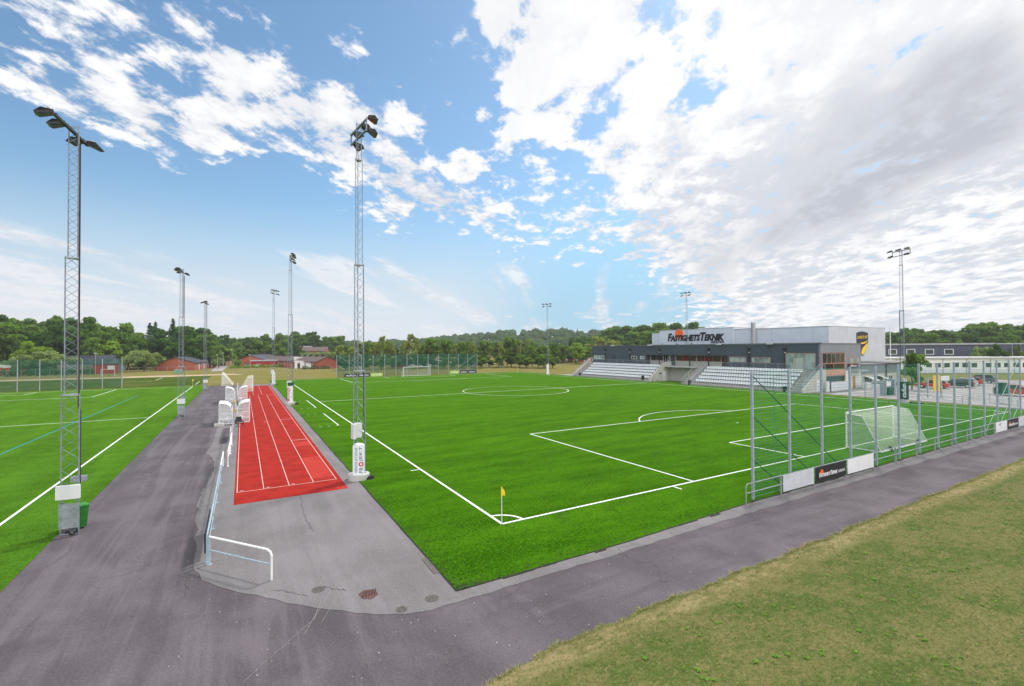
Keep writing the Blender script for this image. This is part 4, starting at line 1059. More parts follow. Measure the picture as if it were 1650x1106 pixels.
# ------------------------------------------------------------------ buildings by the pitch
def window(parent, wall, a0, a1, z0, z1, fm, gm, n=1, depth=.06, fw=.07, out=-1, name='window', door=False):
    """a framed window on an axis-aligned wall. wall=('x',X) or ('y',Y); out = sign of the outward normal"""
    ax, c = wall; f = MB()
    def bx(p0, p1, q0, q1, d0, d1):
        lo, hi = sorted((c+out*d0, c+out*d1))
        if ax == 'x': f.box(lo, hi, p0, p1, q0, q1)
        else: f.box(p0, p1, lo, hi, q0, q1)
    bx(a0, a1, z0, z0+fw, -.02, depth); bx(a0, a1, z1-fw, z1, -.02, depth)
    for i in range(n+1):
        p = a0+(a1-a0-fw)*i/n; bx(p, p+fw, z0+fw, z1-fw, -.02, depth)
    o = f.build(name, fm, parent)
    g = MB(); d = c+out*.012
    for i in range(n):
        p = a0+(a1-a0-fw)*i/n+fw; q = a0+(a1-a0-fw)*(i+1)/n
        if ax == 'x': g.quad((d, p, z0+fw), (d, q, z0+fw), (d, q, z1-fw), (d, p, z1-fw))
        else: g.quad((p, d, z0+fw), (q, d, z0+fw), (q, d, z1-fw), (p, d, z1-fw))
    g.build('pane', gm, o)
    return o
# --- stand blocks
seatmb = MB()
def seat_shape(mb, x, y, z):
    s = .20
    mb.box(x-.20, x+.16, y-s, y+s, z+.36, z+.41)
    v = [(x+.12, y-s, z+.41), (x+.12, y+s, z+.41), (x+.24, y+s*.92, z+.80), (x+.24, y-s*.92, z+.80), (x+.17, y-s, z+.41), (x+.17, y+s, z+.41), (x+.29, y+s*.92, z+.80), (x+.29, y-s*.92, z+.80)]
    mb.add(v, [(0, 1, 2, 3), (7, 6, 5, 4), (0, 4, 5, 1), (1, 5, 6, 2), (2, 6, 7, 3), (3, 7, 4, 0)])
    mb.box(x-.03, x+.03, y-.03, y+.03, z, z+.36)
sm_ = MB(); seat_shape(sm_, 0, 0, 0); SEAT = sm_.mesh('seat', MT['seat'])
ROWX = [67.95+.86*i for i in range(5)]; ROWZ = [.42+.595*i for i in range(5)]
def stand(label, y0, y1, ys0, ys1, loc):
    r = empty('spectator_stand', loc, 0, label, 'stand', 'stands before the clubhouse'); ox, oy, _ = loc
    st = MB()
    prof = [(67.0, 0), (67.0, .30), (67.55, .30)]
    for i in range(5): prof += [(ROWX[i]-.42, ROWZ[i]), (ROWX[i]+.44, ROWZ[i])]
    prof += [(72.2, 3.35), (73.98, 3.35), (73.98, 0)]
    st.prism([(x-ox, z) for x, z in prof], y0-oy, y1-oy, 'y'); st.build('terrace', MT['concrete'], r)
    seats = [(ROWX[i], ys0+.5*k, ROWZ[i]) for i in range(5) for k in range(int((ys1-ys0)/.5)+1)]
    seats.sort(key=lambda s: (s[0]-CAM.x)**2+(s[1]-CAM.y)**2)
    for s in seats[:100]:
        o = put('seat', SEAT, r); o.location = (s[0]-ox, s[1]-oy, s[2])
    rest = MB()
    for s in seats[100:]: seat_shape(rest, s[0]-ox, s[1]-oy, s[2])
    o = rest.build('seat', MT['seat'], r, fix=False); o['kind'] = 'stuff'
    bars = MB()
    for i in range(5): bars.tube((ROWX[i]+.05-ox, ys0-.3-oy, ROWZ[i]+.30), (ROWX[i]+.05-ox, ys1+.3-oy, ROWZ[i]+.30), .03, n=5)
    bars.build('seat_rail', MT['frame_grey'], r)
    return r
def handrail(parent, pts, h, posts, m, r_=.03, mids=(.5,), sub=True):
    o = MB()
    for a, b in zip(pts[:-1], pts[1:]):
        A, B = Vector(a), Vector(b); o.tube(A+Vector((0, 0, h)), B+Vector((0, 0, h)), r_, n=6)
        for q in mids: o.tube(A+Vector((0, 0, h*q)), B+Vector((0, 0, h*q)), r_*.6, n=4)
        n = max(1, int(round((B-A).length/posts)))
        for i in range(n+1): p = A.lerp(B, i/n); o.tube(p, p+Vector((0, 0, h)), r_*.9, n=5)
    return o.build('handrail', m, parent)
sL = stand('far left block of white seats with a dark sloping end stair', 55.5, 80.6, 56.6, 79.2, (67, 55.5, 0))
sR = stand('right block of white seats beside the wide end stair', 25.6, 44.6, 26.0, 44.3, (67, 25.6, 0))
ox, oy = 67, 55.5
w_ = MB(); w_.prism([(66.99-ox, 0), (66.99-ox, .62), (67.3-ox, .95), (72.0-ox, 4.2), (73.98-ox, 4.25), (73.98-ox, 0)], -.22, -.002, 'y'); w_.build('side_wall', MT['concrete_pale'], sL)
d_ = MB(); d_.box(71.2-ox, 72.3-ox, -.25, -.222, .02, 2.2); d_.build('door', MT['box_white'], sL)
v_ = MB(); v_.box(70.0-ox, 70.7-ox, -.25, -.222, 1.6, 1.9); v_.build('wall_vent', MT['black'], sL)
v_ = MB(); v_.box(67.9-ox, 68.2-ox, -.25, -.222, .1, .3); v_.box(69.3-ox, 69.6-ox, -.25, -.222, .1, .3); v_.build('wall_vent', MT['black'], sL)
s_ = MB()
for i in range(9): s_.box(67.0+i*.6-ox, 67.0+(i+1)*.6-ox, 25.12, 26.4, 0, .40*(i+1)-.05)
s_.build('end_stair', MT['concrete'], sL)
w_ = MB(); w_.prism([(66.6-ox, 0), (66.6-ox, .5), (72.2-ox, 4.3), (73-ox, 4.3), (73-ox, 0)], 26.45, 26.6, 'y'); w_.build('stair_wall', MT['concrete_pale'], sL)
handrail(sL, [(66.9-ox, 26.5, .3), (72.2-ox, 26.5, 3.6)], .95, 1.6, MT['galv'])
handrail(sL, [(72.35-ox, 1.6, 3.36), (72.35-ox, 25.2, 3.36)], 1.05, 2.3, MT['galv'], mids=(.2, .4, .6, .8))
ox, oy = 67, 25.6
# right stand: end stair with pale wall, and the middle stair
s_ = MB()
for i in range(9): s_.box(67.0+i*.6-ox, 67.0+(i+1)*.6-ox, -2.0, -.02, 0, .38*(i+1)-.05)
s_.build('end_stair', MT['concrete'], sR)
w_ = MB(); w_.prism([(66.9-ox, 0), (66.9-ox, .40), (72.0-ox, 3.55), (73.98-ox, 3.6), (73.98-ox, 0)], -2.25, -2.02, 'y'); w_.build('stair_wall', MT['concrete_pale'], sR)
d_ = MB(); d_.box(71.0-ox, 71.9-ox, -2.29, -2.252, .02, 2.0); d_.build('door', MT['box_white'], sR)
handrail(sR, [(66.95-ox, -2.13, .40), (72.0-ox, -2.13, 3.5), (73.9-ox, -2.13, 3.6)], .95, 1.5, MT['galv'], mids=(.25, .5, .75))
s_ = MB()
for i in range(9): s_.box(67.0+i*.6-ox, 67.0+(i+1)*.6-ox, 19.03, 21.2, 0, .38*(i+1)-.05)
s_.build('middle_stair', MT['concrete'], sR)
handrail(sR, [(67.0-ox, 21.25, .1), (72.3-ox, 21.25, 3.3)], .95, 1.3, MT['galv'], mids=(.25, .5, .75))
handrail(sR, [(67.0-ox, 19.05, .1), (72.3-ox, 19.05, 3.3)], .95, 2.6, MT['galv'])
handrail(sR, [(72.35-ox, .2, 3.36), (72.35-ox, 16.0, 3.36)], 1.05, 2.3, MT['galv'], mids=(.2, .4, .6, .8))
# landing between the blocks with the recess beneath
r = empty('landing', (67, 47, 0), 0, 'concrete landing with a glazed door in the recess between the two seat blocks', 'landing')
q = MB(); q.box(4.6, 6.98, -.15, 8.25, 3.12, 3.36); q.build('slab', MT['concrete_pale'], r)
q = MB(); q.box(6.6, 6.98, -.15, 8.25, 0, 3.12); q.build('back_wall', MT['render_beige'], r)
q = MB(); q.box(6.50, 6.598, 2.2, 3.3, .05, 2.3); dd = q.build('door', MT['frame_white'], r)
q = MB(); q.box(6.47, 6.498, 2.35, 3.15, 1.25, 2.15); q.build('yellow_notice', MT['yellow_sheet'], dd); q = MB(); q.box(6.47, 6.498, 2.35, 3.15, .25, 1.1); q.build('pane', MT['glass_dark'], dd)
handrail(r, [(4.65, 3.6, 3.36), (4.65, 8.1, 3.36)], 1.0, .5, MT['galv'], mids=(.5,))
q = MB(); q.box(.1, 6.5, .2, 8.2, .018, .03); q.build('green_mat', MT['turf_left'], r)
for x_, y_, lab in ((67.35, 57.5, 'small dark bin at the foot of the left seat block'), (67.3, 79.6, 'small dark bin at the far end of the left seat block'), (67.2, 44.9, 'dark bin at the foot of the middle stair'), (67.2, 26.3, 'dark bin at the near end of the right seat block')):
    q = MB(); q.prism([(-.2, -.2), (.2, -.2), (.24, .2), (-.24, .2)], 0, .85, 'z'); q.box(-.26, .26, -.24, .24, .85, .92); q.tube((0, -.22, .1), (0, -.22, 1.0), .03, n=5); o_ = q.build('litter_bin', MT['black']); o_.location = (x_, y_, .31 if x_ > 67.3 else .0); tag(o_, lab, 'litter bin', 'dark bins along the stand')

# --- clubhouse
cl = empty('clubhouse', (74, 24.2, 0), 0, 'long dark grey clubhouse with a flat roof behind the seats', 'building')
Y0, Y1, ZR = 24.2, 82.4, 7.95
q = MB()
q.box(74.0, 86.5, 62.7, Y1, 0, ZR-.12)                       # solid left part
q.box(74.0, 86.5, Y0+.3, 41.4, 0, ZR-.12)                    # right part
q.box(74.0, 86.5, 41.4, 62.7, 5.72, ZR-.12)                  # band over the glazed recess
q.xf(Matrix.Translation((-74, -24.2, 0))); q.build('wall', MT['clad_dark'], cl)
q = MB(); q.box(75.2, 86.4, 41.4, 62.7, 0, 5.72); q.xf(Matrix.Translation((-74, -24.2, 0))); q.build('recess_wall', MT['render_beige'], cl)
q = MB(); q.box(73.85, 87.9, Y0-.1, Y1+.15, ZR-.12, ZR+.04); q.box(73.80, 74.3, Y0-.15, Y1+.2, ZR+.04, ZR+.12); q.xf(Matrix.Translation((-74, -24.2, 0))); q.build('roof', MT['felt'], cl)
# end wall facing the camera
q = MB()
for x0, x1, z0, z1 in ((74.0, 87.8, 6.35, ZR-.12), (81.85, 87.8, 3.2, 6.35), (74.0, 74.5, 3.3, 6.35), (74.5, 81.85, 2.3, 3.4)): q.box(x0, x1, Y0, Y0+.28, z0, z1)
q.xf(Matrix.Translation((-74, -24.2, 0))); q.build('end_wall', MT['clad_end'], cl)
q = MB(); q.box(.45, 7.9, -.06, -.003, 2.45, 3.42); q.build('salmon_band', MT['pinkpanel'], cl)
q = MB(); q.box(7.8, 8.0, -.12, -.002, 0, 6.4); q.box(.36, .5, -.1, -.002, 3.3, 6.35); q.build('corner_post', MT['frame_orange'], cl)
window(cl, ('y', 0), .5, 7.8, 4.55, 6.3, MT['frame_orange'], MT['glass'], 5, out=-1)
window(cl, ('y', 0), .5, 7.8, 3.42, 4.5, MT['frame_orange'], MT['glass_dark'], 2, out=-1)
window(cl, ('y', 0), 9.6, 13.1, 4.4, 5.45, MT['frame_orange'], MT['glass_mint'], 3, out=-1)
# ground floor entrance under the end wall
q = MB(); q.box(1.2, 13.7, 1.8, 2.0, 0, 3.2); q.box(8.05, 13.8, .0, .2, 0, 3.2); q.build('lobby_wall', MT['render_white'], cl)
window(cl, ('y', 1.78), 1.3, 7.6, .1, 2.4, MT['frame_grey'], MT['glass'], 4, out=-1, name='entrance_glazing')
q = MB(); q.box(2.6, 5.4, 1.6, 1.7, .05, 1.15); q.build('lobby_panel', MT['pinkpanel'], cl)
q = MB(); q.box(9.0, 13.4, -1.5, -.01, 3.0, 3.15); q.build('canopy', MT['frame_grey'], cl)
q = MB(); q.box(8.9, 12.2, -.2, -.02, 3.55, 4.3); sg = q.build('name_sign', MT['charcoal'], cl)
me = text_mesh('FastighetsTeknik', 1, shear=.2, bold=.02, extrude=.003, caps=True); place_text('lettering', me, (74+9.5-74, -.21, 3.8), (1, 0, 0), (0, 0, 1), MT['white_ink'], sg, width=2.3, height=.3)
q = MB(); q.prism([(10.1+math.cos(2*PI*i/20)*.22, 4.15+math.sin(2*PI*i/20)*.22) for i in range(20)], -.206, -.202, 'y'); q.build('disc_emblem', MT['orange'], sg)
q = MB(); q.box(10.65, 11.55, -.05, -.005, 0, 2.1); q.build('door', MT['wood_door'], cl)
# front windows
def yw(y): return y-24.2
FX = ('x', 0.0)
window(cl, FX, yw(77.5), yw(81.8), 4.45, 5.4, MT['frame_white'], MT['glass_mint'], 4)
window(cl, FX, yw(73.55), yw(74.4), 4.65, 5.45, MT['frame_dark'], MT['glass'], 1)
window(cl, FX, yw(65.8), yw(67.7), 4.63, 5.4, MT['frame_white'], MT['glass'], 2)
window(cl, FX, yw(63.4), yw(64.7), 4.67, 5.4, MT['frame_white'], MT['glass_mint'], 1)
window(cl, FX, yw(37.35), yw(40.95), 4.48, 5.52, MT['frame_orange'], MT['glass_mint'], 3)
window(cl, FX, yw(32.65), yw(36.3), 4.45, 5.48, MT['frame_orange'], MT['glass_mint'], 3)
bw = window(cl, FX, yw(24.95), yw(30.0), 3.4, 6.3, MT['frame_orange'], MT['glass_mint'], 3, fw=.09)
q = MB(); q.box(-.03, -.016, yw(27.0), yw(28.6), 3.45, 5.4); q.build('inner_door', MT['wall_inner'], bw)
# glazed recess: mullions, beige sill wall, doors
GX = ('x', 1.2)
for y0, y1, gm, n in ((57.0, 62.4, 'glass_dark', 3), (49.6, 55.0, 'glass_dark', 3), (43.6, 49.4, 'glass_dark', 3)):
    window(cl, GX, yw(y0), yw(y1), 4.42, 5.70, MT['frame_orange'] if n == 3 else MT['frame_dark'], MT[gm], n)
window(cl, GX, yw(57.3), yw(58.6), 3.4, 5.7, MT['frame_white'], MT['glass_dark'], 2, name='door'); window(cl, GX, yw(55.2), yw(56.6), 3.4, 5.7, MT['frame_grey'], MT['glass'], 1, name='door')
window(cl, GX, yw(41.5), yw(43.5), 3.4, 5.7, MT['frame_orange'], MT['glass_dark'], 2, name='door')
for y0, y1 in ((51.5, 53.3), (45.8, 47.6), (41.9, 42.6)): q = MB(); q.box(1.150, 1.172, yw(y0), yw(y1), 4.6, 5.5); q.build('red_curtain', mat('red_cloth', (.20, .012, .02), .8, .2, 3), cl)
q = MB(); q.box(.6, 6.6, yw(41.42), yw(62.68), 3.25, 3.4); q.build('walkway', MT['concrete'], cl)
for y_ in (77.1, 68.07, 58.6, 45.5, 36.75, 30.0):
    q = MB(); q.box(-.30, -.12, yw(y_)-.09, yw(y_)+.09, 3.36, 7.1); q.prism([(yw(y_)-.1, 6.75), (yw(y_)+.1, 6.75), (yw(y_)+.34, 7.2), (yw(y_)-.34, 7.2)], -.42, -.03, 'x'); cc_ = q.build('column', MT['frame_dark'], cl)
    q = MB(); q.box(-.5, -.31, yw(y_)-.32, yw(y_)-.12, 6.3, 6.45); q.build('wall_lamp', MT['box_white'], cc_)
for y_ in (50.2, 54.4): q = MB(); q.box(-.3, -.12, yw(y_)-.09, yw(y_)+.09, 3.36, 5.72); q.build('column', MT['frame_dark'], cl)
for y_ in (73.7, 61.1, 42.75, 32.4):
    q = MB(); q.box(-.75, .2, yw(y_)-.55, yw(y_)+.55, 8.08, 8.16); q.box(-.95, -.55, yw(y_)-.5, yw(y_)+.5, 7.86, 8.10); q.build('roof_floodlight', MT['lampcap'], cl)
q = MB()
for y_ in (75.2, 71.5, 67, 63.5, 59.2, 55, 51): q.tube((1.5, yw(y_), 8.0), (1.5, yw(y_), 8.35), .12, n=8)
q.build('roof_vent', MT['black'], cl)

# --- sports hall behind
hl = empty('sports_hall', (90, 30.8, 0), 0, 'large pale grey sports hall carrying the big disc sign and a shield crest', 'building')
def hy(y): return y-30.8
q = MB()
q.box(.9, 24.3, hy(72.95), hy(76.7), 0, 11.5); q.build('corner_wall', MT['clad_hall'], hl); q = MB()
q.box(.35, 24.3, hy(30.8)+.05, hy(45.9), 0, 11.42); q.build('front_wall', MT['clad_hall'], hl); q = MB()
q.prism([(0.0, hy(45.9)), (.9, hy(45.95)), (24.2, hy(45.95)), (24.2, hy(50.8)), (-.0, hy(50.8))], 0, 11.55, 'z')
q.build('wall', MT['clad_hall'], hl)
q = MB(); q.box(-.25, 24.3, hy(50.75), hy(72.95), 0, 12.02); q.build('sign_wall', MT['clad_hall'], hl)
q = MB(); q.box(0.34, 24.5, -.08, .049, 0, 11.42); q.build('end_wall', MT['clad_hall_end'], hl)
q = MB(); q.box(.25, 24.6, -.12, hy(45.85), 11.43, 11.53); q.box(-.1, 24.6, hy(45.86), hy(50.7), 11.56, 11.66); q.box(-.32, 24.5, hy(50.7), hy(73.0), 12.03, 12.13); q.box(.8, 24.4, hy(73.01), hy(76.8), 11.51, 11.6); q.build('roof_edge', MT['roof_metal'], hl)
q = MB(); q.tube((-.3, hy(45.75), 8), (-.3, hy(45.75), 12.9), .42, n=12); q.tube((-.3, hy(46.25), 8), (-.3, hy(46.25), 13.1), .14, n=8); q.build('flue', MT['roof_metal'], hl)
q = MB(); q.box(3, 5, hy(57), hy(63), 12.14, 12.45); q.build('roof_light', MT['box_white'], hl)
# lettering on the sign wall: text runs towards -y
SX = -.26
me = text_mesh('FastighetsTeknik', 1.0, shear=.22, bold=.045, extrude=.03, caps=True, spacing=.98, scap=.74)
place_text('lettering', me, (SX-.05, hy(70.1), 9.05), (0, -1, 0), (0, 0, 1), MT['ink'], hl, width=17.0, height=2.15)
me = text_mesh('ARENA', 1.0, shear=.2, bold=.02, extrude=.03, spacing=1.05); place_text('lettering', me, (SX-.05, hy(56.9), 8.42), (0, -1, 0), (0, 0, 1), MT['ink'], hl, width=3.7, height=.74)
q = MB(); q.prism([(hy(66.35)+math.cos(2*PI*i/40)*1.32, 10.98+math.sin(2*PI*i/40)*1.32) for i in range(40)], SX-.012, SX-.004, 'x'); q.build('disc_emblem', MT['orange'], hl)
# shield crest on the end wall
cx0, cx1, cz0, cz1 = 101.4-90, 106.4-90, 5.35, 10.6; cw = cx1-cx0
sh = [(cx0, cz1-.35), (cx0+cw*.25, cz1-.08), (cx0+cw*.5, cz1), (cx0+cw*.75, cz1-.08), (cx1, cz1-.35)]
half = [(1.0, .62), (.97, .5), (.90, .36), (.80, .23), (.66, .1), (.5, 0)]
sh = sh[::-1]+[(cx0+cw*(1-u), cz0+(cz1-cz0)*v) for u, v in half]+[(cx0+cw*u, cz0+(cz1-cz0)*v) for u, v in half[::-1][1:]]
q = MB(); q.prism(sh, -.14, -.085, 'y'); cr = q.build('shield_crest', MT['ink'], hl)
def cpt(u, v): return (cx0+cw*u, cz0+(cz1-cz0)*v)
q = MB()
q.prism([cpt(u, v) for u, v in ((.22, .50), (.36, .545), (.62, .565), (.82, .60), (.94, .67), (.90, .605), (.78, .54), (.60, .50), (.42, .49))], -.15, -.142, 'y')
q.prism([cpt(u, v) for u, v in ((.95, .56), (.90, .40), (.80, .26), (.66, .13), (.52, .05), (.38, .12), (.42, .24), (.55, .36), (.75, .45))], -.15, -.142, 'y')
q.build('crest_stripes', MT['crest_yellow'], cr)
me = text_mesh('LINDÖ FF', 1.0, bold=.01, extrude=.004); place_text('lettering', me, (*[cpt(.07, .70)[0], -.152, cpt(.07, .70)[1]],), (1, 0, .03), (0, 0, 1), MT['crest_yellow'], cr, width=cw*.86, height=.72)
po = MB(); po.tube((115.6, 30.2, 0), (115.6, 30.2, 11.6), .10, .07, 8); po.tube((115.6, 30.2, 11.6), (115.6, 30.2, 11.75), .14, .08, 8); tag(po.build('flag_pole', MT['white']), 'white flag pole beside the end wall of the sports hall', 'flag pole')

# --- low annex in front of the hall's end
an = empty('annex', (87.9, 24.2, 0), 0, 'low beige annex with a grey clad upper band between clubhouse and car park', 'building')
q = MB(); q.box(0, 16.0, .1, 6.3, 0, 2.35); q.build('wall', MT['render_beige'], an)
q = MB(); q.box(-.0, 16.05, 0, 6.35, 2.36, 4.0); q.build('upper_wall', MT['clad_annex'], an)
q = MB(); q.box(-.1, 16.4, -.25, 6.4, 4.005, 4.18); q.box(9.2, 20.0, -1.0, 6.5, 4.185, 4.32); q.build('roof', MT['felt'], an)
for a, b in ((1.2, 4.4), (6.1, 8.6), (11.0, 12.7)): window(an, ('y', .1), a, b, .85, 1.85, MT['frame_white'], MT['glass'], 3 if b-a > 2 else 2)
q = MB(); q.box(9.6, 9.8, -.12, -.005, 0, 4.0); q.box(9.45, 9.95, -.2, -.005, 3.5, 3.9); q.build('downpipe', MT['frame_dark'], an)
q = MB()
for i in range(14): q.box(.5+i*1.1, .62+i*1.1, -.06, -.005, 3.55, 3.7)
q.build('eave_vent', MT['box_white'], an)
# awnings of pale cloth over the annex windows
for a, b, lab in ((1.0, 4.0, 'cream awning tilted before the left annex window'), (6.0, 8.4, 'white awning before the middle annex window')):
    q = MB(); q.add([(a, -.02, 2.05), (b, -.02, 1.75), (b+.5, -1.3, 1.05), (a+.5, -1.3, 1.4), (a, -.02, 1.99), (b, -.02, 1.69), (b+.5, -1.3, 1.0), (a+.5, -1.3, 1.35)], [(0, 1, 2, 3), (7, 6, 5, 4), (0, 4, 5, 1), (1, 5, 6, 2), (2, 6, 7, 3), (3, 7, 4, 0)]); q.build('awning', MT['render_white'], an)

# --- things on the forecourt
r = empty('board_trolley', (72.4, 22.0, 0), 0, 'white framed pale board standing before the clubhouse end', 'board')
q = MB(); q.box(.5, 6.0, -.04, .04, .25, 1.58); q.build('panel', MT['boardwhite'], r)
q = MB()
for a in ((.4, .15, .52, 1.65), (5.98, .15, 6.12, 1.68)): q.box(a[0], a[2], -.07, .07, a[1], a[3])
q.box(.52, 5.98, -.07, .07, 1.56, 1.66); q.box(.52, 5.98, -.07, .07, .15, .24); q.build('frame', MT['white'], r)
for x_ in (.9, 5.6): q = MB(); q.box(x_-.06, x_+.06, -.45, .45, 0, .14); q.build('foot', MT['galv'], r)
q = MB(); q.box(-.7, .1, -.1, .1, .05, 1.75); tag(q.build('door_panel', MT['box_white']), 'narrow white panel at the left end of the white framed board', 'panel').location = (72.5, 22.3, 0)
for x_, y_, w_, h_, lab in ((86.2, 22.6, 1.2, .9, 'white box left of the annex door'), (87.6, 22.0, 1.5, .7, 'low white box before the annex'), (85.2, 22.4, .8, 1.1, 'pale box by the annex door')):
    q = MB(); q.bevbox(-w_/2, w_/2, -.4, .4, 0, h_, .04); q.box(-w_/2-.03, w_/2+.03, -.43, .43, h_*.72, h_*.78); o_ = q.build('storage_box', MT['box_white']); o_.location = (x_, y_, 0); tag(o_, lab, 'box', 'boxes by the annex')
def gate(x, y, w_, h_, rz, label):
    r = empty('steel_gate', (x, y, 0), rz, label, 'gate')
    q = MB(); q.path([(0, 0, .12), (0, 0, h_), (w_, 0, h_), (w_, 0, .12), (0, 0, .12)], .035, 6); q.build('gate_frame', MT['galv'], r)
    q = MB()
    for i in range(1, int(w_/.14)): q.tube((i*.14, 0, .14), (i*.14, 0, h_-.03), .008, n=4)
    q.build('gate_bars', MT['galv'], r)
    q = MB(); q.box(-.1, -.04, -.05, .05, 0, h_+.1); q.build('gate_post', MT['galv'], r)
gate(69.6, 16.0, 2.2, 2.0, R(-8), 'grey mesh gate before the annex')
gate(71.9, 15.6, 1.6, 2.0, R(-12), 'second grey mesh gate beside the bin shelter')
r = empty('bin_shelter', (74.2, 15.2, 0), R(-10), 'grey steel shelter holding a dark green bin', 'bin shelter')
q = MB(); q.box(0, .1, 0, .9, 0, 2.2); q.box(1.9, 2.3, 0, .9, 0, 2.4); q.box(0, 2.3, .85, .9, 0, 2.2); q.build('shelter_frame', MT['galv'], r)
q = MB(); q.bevbox(.5, 1.5, -.1, .7, .12, 1.1, .06); q.build('green_container', MT['darkgreen'], r)
q = MB(); q.box(.0, 1.0, -.06, -.01, 1.35, 2.1); q.build('white_notice', MT['box_white'], r)
r = empty('ticket_board', (77.0, 10.6, 0), R(-12), 'yellow notice board on grey posts by the car park', 'sign')
q = MB(); q.box(.0, 1.4, -.03, .03, .8, 3.1); q.build('yellow_panel', MT['yellow_sheet'], r)
q = MB()
for k in range(5): q.box(.08, 1.32, -.036, -.032, 1.15+k*.4, 1.19+k*.4)
q.build('panel_seams', MT['frame_orange'], r)
for x_ in (-1.2, 1.7): q = MB(); q.box(x_-.12, x_+.12, -.06, .06, 0, 2.9 if x_ < 0 else 2.4); q.build('post', MT['galv'], r)
q = MB(); q.box(1.6, 3.5, -.04, .0, 2.3, 3.0); q.build('white_panel', MT['box_white'], r)
def low_rail(x, y, rz, L, label):
    r = empty('barrier_rail', (x, y, 0), rz, label, 'railing', 'rails along the far touchline')
    q = MB(); q.path([(0, 0, 0), (0, 0, 1.0), (L, 0, 1.0), (L, 0, 0)], .04, 6); q.tube((0, 0, .5), (L, 0, .5), .03, n=5); q.build('rail_frame', MT['galv'], r)
low_rail(68.6, 9.6, R(-86), 4.4, 'grey rail at the edge of the far turf, just right of the black banner mast')
low_rail(68.7, 4.6, R(-86), 4.2, 'grey rail at the edge of the far turf below the yellow board')
low_rail(68.8, -.2, R(-86), 4.2, 'grey rail at the edge of the far turf near the green crates')
r = empty('trolley_table', (74.6, 3.2, 0), R(-15), 'grey trolley table carrying dark green crates', 'table')
q = MB(); q.box(-1.2, 1.4, -.5, .5, 1.15, 1.22); q.build('table_top', MT['galv'], r)
for sx in (-1.1, 1.3):
    for sy in (-.45, .45): q = MB(); q.tube((sx, sy, 0), (sx, sy, 1.15), .035, n=5); q.build('leg', MT['galv'], r)
q = MB(); q.tube((-1.15, 0, 1.2), (-1.15, 0, 2.6), .03, n=5); q.build('upright', MT['galv'], r)
for x_, z_, w_, h_, lab in ((74.4, 1.23, 1.0, .8, 'large dark green crate at the left on the trolley table'), (75.4, 1.23, .7, .85, 'small dark green crate at the right on the trolley table'), (74.7, 2.04, .75, .6, 'dark green crate stacked topmost on the trolley table')):
    q = MB(); q.bevbox(-w_/2, w_/2, -.4, .4, 0, h_, .03); q.box(-w_/2-.03, w_/2+.03, -.43, .43, h_*.8, h_*.9); o_ = q.build('crate', MT['darkgreen']); o_.location = (x_, 3.1, z_); o_.rotation_euler = (0, 0, R(-15)); tag(o_, lab, 'crate', 'crates on the trolley table')
r = empty('bench', (74.0, -1.5, 0), R(-80), 'weathered wooden bench at the right edge beyond the fence', 'bench')
q = MB(); q.box(-1.1, 1.1, -.2, .2, .42, .48); q.build('seat', MT['wood_door'], r); q = MB(); q.box(-1.1, 1.1, .22, .27, .55, .95); q.build('backrest', MT['wood_door'], r)
for s in (-.9, .9): q = MB(); q.box(s-.05, s+.05, -.2, .25, 0, .42); q.build('leg', MT['galv'], r)

# --- school buildings on the right
def long_house(name, p, q_, depth, z1, m, roofm, label, cat='building', over=.3, rise=.12):
    """flat building along p->q (front face), depth behind it. returns root whose local x runs along the front"""
    a = math.atan2(q_[1]-p[1], q_[0]-p[0]); L = math.dist(p, q_)
    r = empty(name, (p[0], p[1], 0), a, label, cat)
    b = MB(); b.box(0, L, 0, depth, 0, z1); w = b.build('wall', m, r)
    t = MB(); t.box(-over, L+over, -over, depth+over, z1+.003, z1+rise); t.build('roof', roofm, r)
    return r, L
sc, L = long_house('school_wing', (140.5, 46.3), (186, 14.0), 11, 4.0, MT['render_white'], MT['roof_metal'], 'long low white school wing with a row of square windows', over=.5, rise=.35)
sc.rotation_euler.z += 0
k = 1.5; i = 0
while k < L-2:
    window(sc, ('y', 0), k, k+1.7, 1.5, 2.95, MT['frame_white'], MT['glass'], 1, out=-1, fw=.12); k += 2.3 if i % 6 != 5 else 3.6; i += 1
q = MB(); q.box(0, L, -.05, -.005, .1, 1.1); q.build('plinth_band', MT['boardwhite'], sc)
q = MB()
for k in range(9): q.tube((3+k*6, -.12, 0), (3+k*6, -.12, 4), .06, n=5)
q.build('downpipe', MT['galv'], sc)
sd_, L = long_house('school_block', (199.5, 69.5), (214, 38), 16, 8.0, MT['clad_school'], MT['roof_metal'], 'dark blue grey school block with white framed windows behind the white wing', over=.5, rise=.55)
for k in (1.5, 6.6, 11.8, 17.0, 22.2): window(sd_, ('y', 0), k, k+2.5, 4.5, 6.5, MT['frame_white'], MT['glass'], 1, out=-1, fw=.2)
sb_, L = long_house('school_annex', (214.2, 37.4), (218.6, 27.6), 14, 8.0, MT['clad_school'], MT['roof_metal'], 'windowless dark ribbed school block at the right', over=.3, rise=.4)
q = MB(); q.tube((7.5, 2, 9.3), (10.4, 2, 9.3), .6, n=14); q.box(8, 10, 1.5, 2.5, 8.4, 9.0); q.build('roof_fan', MT['lampcap'], sb_)
sh_, L = long_house('garden_shed', (196, 17), (202, 12), 5, 4.3, MT['roof_grey'], MT['roof_grey'], 'small grey shed roof behind the white wing at the right edge', over=.2)

